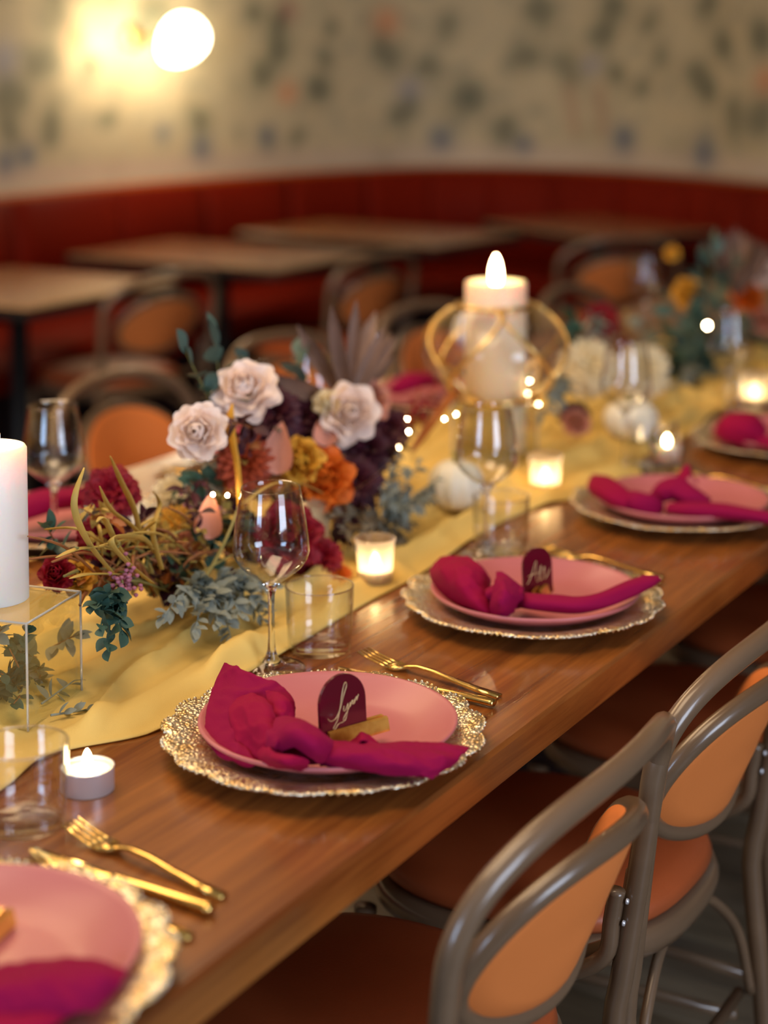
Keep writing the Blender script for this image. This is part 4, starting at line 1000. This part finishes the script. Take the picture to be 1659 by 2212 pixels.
# copper leaf right of the centrepiece
st([(890, 975, .52), (930, 915, .54), (975, 855, .55), (1000, 838, .55)], [.004, .011, .010, .003], COPPER, 'broad copper leaf leaning toward the gold lantern', flat=.2)
for i, (px, py) in enumerate([(905, 850), (925, 868), (885, 880), (940, 845), (870, 900)]):
    sprig(aty(px-10, py+60, .55), aty(px, py-10, .57), 8, MAGL, 'magenta leafed sprig %s' % ['nearest the gold lantern', 'under the copper leaf', 'beside the fairy lights', 'behind the copper leaf', 'behind the right blush rose'][i], 'red_leaf_sprig', stemmat=STEMB, sc=.8)
for i, (px, py, a, b) in enumerate([(830, 1010, 40, -70), (800, 1060, -30, 60), (760, 1090, -20, 50), (650, 1080, -30, 20), (560, 930, -60, -20), (720, 1120, 30, 40)]):
    sprig(aty(px, py, .46), aty(px+a, py+b, .44), 14, BURL, 'burgundy leafed sprig %s' % ['rising right of the dark blooms', 'hanging below the dark blooms', 'hanging right of the orange rose', 'under the orange rose', 'beside the left blush rose', 'low behind the front votive'][i], 'burgundy_sprig', stemmat=STEMB)
# vase-like shiny cylinder seen below the orange rose
vs_ = thing('gold_vase', 'cream and gold cylinder vase holding the centrepiece, seen behind the front wine glass', 'vase', tuple(aty(655, 1180, .47)[:2])+(TZ+.012,))
mo('vase_body', lathe([(.0001, 0), (.035, 0), (.036, .002), (.036, .098), (.034, .098), (.034, .004), (.0001, .004)], 40), M('champagne_ceramic', (.62, .48, .28), .3, .5), vs_)
# dusty miller and sage cascades
def cascade(pxs, me, base, label_fn, name, n=16, sc=1.0, **k):
    for i, (px, py, Y) in enumerate(pxs):
        sprig(aty(*base), aty(px, py, Y), n, me, label_fn[i], name, sc=sc, seed=i, **k)
cascade([(860, 985, .42), (905, 1000, .42), (945, 1035, .42), (925, 1085, .40), (880, 1100, .40), (840, 1060, .40), (960, 1060, .44)], DUST, (835, 1110, .44),
        ['grey dusty miller sprig, topmost by the fairy lights', 'grey dusty miller sprig against the white pumpkin top', 'grey dusty miller sprig over the white pumpkin', 'grey dusty miller sprig below the white pumpkin', 'grey dusty miller sprig low at centre', 'grey dusty miller sprig right of the dark blooms', 'grey dusty miller sprig reaching furthest right'], 'dusty_miller', n=26, sc=1.25, stemmat=SAGE)
cascade([(790, 1130, .40), (740, 1150, .41), (870, 1170, .39), (910, 1200, .38), (840, 1200, .38), (770, 1180, .40), (890, 1130, .41), (720, 1110, .42)], GBR, (820, 1120, .44),
        ['brown green filler sprig above the votive', 'brown green filler sprig left of the votive', 'brown green filler sprig right of the votive', 'brown green filler sprig furthest down right', 'brown green filler sprig behind the votive rim', 'brown green filler sprig touching the votive', 'brown green filler sprig under the dusty miller', 'brown green filler sprig under the orange rose'], 'filler_sprig', n=24, sc=1.2, stemmat=GREYB)
cascade([(395, 1300, .41), (350, 1335, .40), (420, 1370, .37), (470, 1350, .37), (520, 1330, .37), (560, 1300, .38), (500, 1385, .36), (575, 1345, .37), (440, 1300, .40), (600, 1270, .40), (540, 1265, .40)], SAGEL, (455, 1262, .44),
        ['sage green sprig, first from the left over the runner', 'sage green sprig lying left toward the dark round leaves', 'sage green sprig hanging to the runner at its left', 'sage green sprig hanging at the middle of the clump', 'sage green sprig pointing at the wine glass stem', 'sage green sprig just left of the wine glass stem', 'sage green sprig with the lowest drooping tip', 'sage green sprig behind the wine glass stem', 'sage green sprig on top of the clump', 'sage green sprig seen under the wine glass bowl', 'sage green sprig behind the wine glass bowl'], 'sage_sprig', n=26, sc=1.15, stemmat=SAGE, sag=.012)
cascade([(235, 1405, .36), (215, 1360, .37), (265, 1370, .37), (245, 1330, .38), (205, 1310, .39)], RND, (240, 1275, .42),
        ['dark round leafed sprig with the lowest tip on the runner', 'dark round leafed sprig hanging left by the riser', 'dark round leafed sprig hanging right', 'dark round leafed sprig at the middle of its bunch', 'dark round leafed sprig on the left of its bunch'], 'round_leaf_sprig', n=12, sc=1.15, stemmat=DKG)
# foliage inside / behind the riser at the left
cascade([(20, 1400, .44), (85, 1440, .46), (125, 1500, .46), (30, 1520, .43), (100, 1540, .43), (-10, 1450, .45)], EUCD, (60, 1480, .49),
        ['green sprig in the riser, topmost at its left', 'green sprig in the riser, upper right', 'green sprig in the riser, reaching right', 'green sprig in the riser, lower left', 'green sprig in the riser, lowest tip', 'green sprig at the very left edge'], 'eucalyptus_sprig', n=10, sc=.75, stemmat=STEMB)
for i in range(14):
    px = -50+[0, .1, .5, .8, 1, 0, .5, .8, .7, 0, .1, .5, .4, .9][i]*160; py = [1400, 1415, 1420, 1420, 1400, 1475, 1470, 1480, 1465, 1530, 1560, 1530, 1560, 1535][i]
    sprig(aty(px, py, .50), aty(px+rr0.uniform(-50, 60), py-rr0.uniform(-30, 60), .46), 11, [EUCD, SAGEL, RND][i % 3], 'dark leafed sprig bunched behind the clear riser, '+['highest left', 'upper left', 'upper middle', 'upper right', 'highest right', 'middle left', 'centre', 'middle right', 'centre right', 'lower left', 'lowest left', 'lower middle', 'lowest middle', 'lower right'][i], 'filler_sprig', sc=[.9, 1.3, 1.2][i % 3], stemmat=STEMB, group='foliage behind the riser')
sprig(aty(110, 1545, .40), aty(212, 1530, .385), 9, SAGEL, 'small sage twig poking out right of the riser onto the runner', 'sage_sprig', sc=.8, stemmat=SAGE)
sprig(aty(90, 1520, .43), aty(160, 1470, .43), 7, SAGEL, 'pale sage twig inside the riser at its right side', 'sage_sprig', sc=1.3, stemmat=SAGE)
# statice
stc = thing('statice', 'small mauve statice head above the dark round leaves', 'flower', aty(265, 1290, .42))
fm = mesh_of(lathe([(.0001, -.0025), (.0022, -.001), (.003, .001), (.0015, .0025), (.0001, .002)], 6), MAUVE, 'floret_shape')
for k in range(60): inst('floret', fm, stc, (random.gauss(0, .010), random.gauss(0, .006), random.gauss(.008, .012)))
mo('stem', tube([(0, 0, -.02), (0, 0, .02)], .001, 6), STEMG, stc)
stc = thing('statice', 'mauve statice head left of the mustard spike', 'flower', aty(440, 1080, .54))
for k in range(60): inst('floret', fm, stc, (random.gauss(0, .016), random.gauss(0, .008), random.gauss(0, .010)))
# mixed filler in the middle of the left clump
for i, (px, py, Y, a, b, me, nm) in enumerate([(420, 1200, .55, -60, -60, OCHL, 'ochre'), (350, 1180, .55, 60, -70, OCHL, 'ochre'), (300, 1220, .52, -60, -30, EUCD, 'dark green'), (470, 1220, .5, -40, -60, EUCD, 'dark green'), (520, 1220, .5, 20, -50, CP_, 'copper'), (380, 1250, .5, 40, -60, CP_, 'copper'), (260, 1260, .5, -90, -10, CP_, 'copper'), (560, 1230, .46, 50, -30, CP_, 'copper'), (450, 1120, .6, -60, -20, OCHL, 'ochre'), (330, 1110, .62, 60, -30, EUCD, 'dark green'), (140, 1200, .55, -40, -60, EUCD, 'dark green'), (640, 1240, .44, 60, 0, MAGL, 'magenta')]):
    pos = ['above the statice', 'behind the white pumpkin', 'left of the tendrils', 'beside the dusty pink petal', 'left of the wine glass bowl', 'at the heart of the tangle', 'near the riser', 'under the wine glass bowl', 'before the far place setting', 'behind the ochre leaves', 'beside the left wine glass', 'behind the front tumbler'][i]
    sprig(aty(px, py, Y), aty(px+a, py+b, Y-.02), 12, me, nm+' leafed filler sprig '+pos, 'filler_sprig', sc=1.0, stemmat=STEMB)

LM = [(528, 838, 'the upper blush rose'), (425, 932, 'the left blush rose'), (757, 890, 'the right blush rose'), (697, 1032, 'the orange rose'), (622, 1155, 'the magenta rose'), (525, 1000, 'the rust carnation'), (840, 925, 'the fairy lights'), (860, 1050, 'the dusty miller'), (805, 1210, 'the front votive'),
      (238, 1065, 'the left magenta bloom'), (285, 1140, 'the half hidden pumpkin'), (265, 1270, 'the mauve statice'), (455, 1165, 'the dusty pink petal'), (587, 1130, 'the front wine glass bowl'), (380, 1130, 'the mustard bloom'), (450, 1320, 'the sage sprigs'), (120, 1238, 'the magenta bud'), (60, 1300, 'the left riser top'), (80, 1500, 'the left riser base'),
      (1270, 790, 'the left cream bloom'), (1385, 800, 'the right cream bloom'), (1490, 632, 'the yellow rose'), (1615, 640, 'the ochre orange rose'), (1528, 703, 'the white glint bead'), (1630, 820, 'the right votive'), (1362, 900, 'the far white pumpkin')]
seen = set()
def whereabouts(kind, p):
    v = p-CAM; z = v.dot(FW); x = PPX+FPX*v.dot(RT)/z; y = PPY-FPX*v.dot(UP)/z
    for d, a, b, w_ in sorted((math.hypot(a-x, b-y), a, b, w_) for a, b, w_ in LM):
        dx, dy = x-a, y-b
        for wd in (['just right of', 'just above', 'just below'] if dx > abs(dy) else ['just left of', 'just above', 'just below'] if -dx > abs(dy) else ['just below'] if dy > 0 else ['just above']):
            if wd == 'just above' and dy > 10 or wd == 'just below' and dy < -10: continue
            lb = '%s leafed filler sprig %s %s' % (kind, wd, w_)
            if lb not in seen: seen.add(lb); return lb
    return '%s leafed filler sprig among the flowers' % kind
# dense base of leaves under and between the blooms
FM = [BURL, EUCD, CP_, BURL, GBR, OCHL]; FN = ['burgundy', 'dark green', 'copper', 'burgundy', 'brown green', 'ochre']
rr_ = random.Random(11)
for i in range(34):
    px = rr_.uniform(430, 860); py = rr_.uniform(930, 1150); k = rr_.randrange(len(FM))
    sprig(aty(px, py, .56), aty(px+rr_.uniform(-60, 60), py-rr_.uniform(-20, 80), .52+rr_.uniform(-.05, .03)), 12, FM[k], whereabouts(FN[k], aty(px, py, .54)), 'filler_sprig', sc=1.15, stemmat=STEMB, group=FN[k]+' filler in the centrepiece')
for i in range(40):
    px = rr_.uniform(215, 560); py = rr_.uniform(1130, 1290); k = rr_.randrange(len(FM))
    sprig(aty(px, py, .54), aty(px+rr_.uniform(-70, 70), py-rr_.uniform(-20, 60), .49+rr_.uniform(-.04, .04)), 11, FM[k], whereabouts(FN[k], aty(px, py, .50)), 'filler_sprig', sc=1.1, stemmat=STEMB, group=FN[k]+' filler at left')
for i in range(26):
    px = rr_.uniform(1250, 1640); py = rr_.uniform(700, 860); k = rr_.randrange(2)
    sprig(aty(px, py, .54), aty(px+rr_.uniform(-40, 40), py-rr_.uniform(0, 70), .52+rr_.uniform(-.04, .06)), 12, [EUCD, DUST][k], whereabouts(['dark green', 'grey'][k], aty(px, py, .52)), 'filler_sprig', sc=1.7, stemmat=SAGE, group=['dark green', 'grey'][k]+' filler of the far arrangement')

# ---- second arrangement at the far right
G2 = 'blooms of the far arrangement'
mum(aty(1300, 690, .72), camd+Vector((0, 0, .6)), .045, MAG, 'magenta bloom of the far arrangement, left end', 'cockscomb', n=44, wid=.5, group=G2)
mum(aty(1270, 790, .50), camd+Vector((0, 0, .5)), .058, CREAM, 'cream ruffled bloom right of the lantern', 'chrysanthemum', n=56, group=G2, wid=.4)
mum(aty(1385, 800, .47), camd+Vector((0, 0, .4)), .060, CREAM, 'cream ruffled bloom behind the third wine glass', 'chrysanthemum', n=56, group=G2, wid=.4)
rose(aty(1245, 910, .46), camd+Vector((0, 0, .6)), .022, DUSTY, 'small dusty pink rose low beside the second runner fold', group=G2)
mum(aty(1240, 900, .52), camd+Vector((0, 0, .5)), .035, BURG, 'burgundy bloom low right of the lantern', 'dahlia', n=40, wid=.42, group=G2)
mum(aty(1430, 870, .50), camd+Vector((0, 0, .5)), .024, BURG, 'burgundy bloom right of the cream blooms', 'dahlia', n=40, wid=.42, group=G2)
rose(aty(1490, 632, .58), camd+Vector((0, 0, .5)), .034, YEL, 'yellow rose at the middle of the far arrangement', group=G2)
rose(aty(1452, 545, .60), camd+Vector((0, 0, .5)), .016, YEL, 'small yellow bud topmost in the far arrangement', name='rosebud', group=G2)
rose(aty(1615, 640, .56), camd+Vector((0, 0, .5)), .036, ORANGE, 'ochre orange rose near the right edge of the photo', group=G2)
rose(aty(1648, 585, .54), camd+Vector((0, 0, .5)), .036, BLUSH, 'blush rose at the right edge of the photo', group=G2)
rose(aty(1650, 690, .52), camd+Vector((0, 0, .5)), .030, DUSTY, 'dusty pink rose at the right edge of the photo', group=G2)
mum(aty(1560, 690, .56), camd+Vector((0, 0, .5)), .030, RUST, 'rust bloom beside the white glint bead', 'carnation', n=40, group=G2)
for i, (px, py, me, n, lb) in enumerate([(1400, 700, EUC, 12, 'lower left'), (1440, 640, EUC, 12, 'left of the yellow rose'), (1520, 560, EUC, 14, 'upper middle'), (1545, 520, EUC, 12, 'topmost'), (1560, 620, EUC, 14, 'right of the yellow rose'), (1470, 740, EUCD, 14, 'at the middle'), (1500, 700, EUCD, 14, 'under the yellow rose'), (1430, 760, EUCD, 12, 'low left'), (1590, 560, EUC, 12, 'behind the ochre rose'), (1360, 740, EUCD, 10, 'furthest left'), (1540, 780, EUCD, 12, 'above the grey leaves')]):
    sprig(aty(1520, 800, .52), aty(px, py, .52+random.uniform(-.05, .07)), n, me, 'teal green eucalyptus of the far arrangement, sprig '+lb, sc=1.5, group='far foliage')
for i, (px, py, lb) in enumerate([(1450, 830, 'furthest left'), (1490, 870, 'lowest'), (1540, 860, 'beside the right votive'), (1480, 800, 'topmost'), (1570, 820, 'furthest right'), (1180, 850, 'left of the cream blooms'), (1210, 830, 'under the cream bloom'), (1170, 905, 'under the lantern, low'), (1215, 870, 'between lantern and pumpkin')]):
    sprig(aty(1515 if i < 5 else 1220, 800 if i < 5 else 815, .5), aty(px, py, .44), 22, DUST, 'grey dusty miller of the far arrangement, sprig '+lb, 'dusty_miller', sc=1.5, stemmat=SAGE, group='far foliage')
for i, (px, py) in enumerate([(1330, 700), (1300, 730), (1350, 680)]):
    sprig(aty(1370, 790, .66), aty(px, py, .70), 12, [MAGL, CP_, OCHL][i], ['magenta', 'copper', 'ochre'][i]+' leafed sprig behind the cream blooms', 'filler_sprig', sc=1.5, stemmat=STEMB, group='far foliage')
pt = thing('dried_palm', 'dried brown palm blades topping the far arrangement', 'foliage', aty(1590, 640, .56)); pb = aty(1590, 640, .56)
for k in range(12):
    tp = aty(1520+k*14, 490+abs(k-5)*7, .56+random.uniform(-.04, .05)); v = tp-pb; d = v.normalized(); z = (camd-d*camd.dot(d)).normalized(); x = d.cross(z)
    inst('blade', PALM, pt, mtx=Matrix((x, d, z)).transposed().to_4x4() @ Matrix.Diagonal((1.5, v.length/.12, 1, 1)))

# fairy lights: little bulbs on a thin wire
fs = thing('fairy_lights', 'fine wire of tiny warm bulbs threaded through the centrepiece', 'lights', aty(883, 933, .47)); f0 = aty(883, 933, .47)
BL = mesh_of(lathe([(.0001, -.0022), (.0016, -.0012), (.002, 0), (.0014, .0014), (.0001, .0022)], 8), BULB, 'bulb_shape')
pts = [aty(*p) for p in [(460, 1068, .47), (491, 1070, .46), (560, 1080, .46), (700, 1090, .43), (820, 1020, .43), (862, 966, .45), (883, 933, .46), (880, 905, .48), (960, 905, .47), (985, 895, .47), (1140, 850, .47), (1163, 873, .47), (1144, 823, .47)]]
mo('wire', tube([p-f0 for p in cr(pts, 5)], .0004, 4), BRASS, fs)
for i, p in enumerate(pts):
    if i in (2, 3, 4): continue
    inst('bulb', BL, fs, p-f0, sc=1.0 if i in (0, 1, 5, 6) else .55)
fb = thing('fairy_lights', 'glowing bead standing for a bright white glint in the far arrangement', 'lights', aty(1528, 703, .46))  # glint on glass, added as a small glowing bead on a wire
inst('bulb', BL, fb, sc=1.6)
mo('wire', tube([(0, 0, 0), (.01, .02, -.02), (0, .04, -.06)], .0004, 4), BRASS, fb)
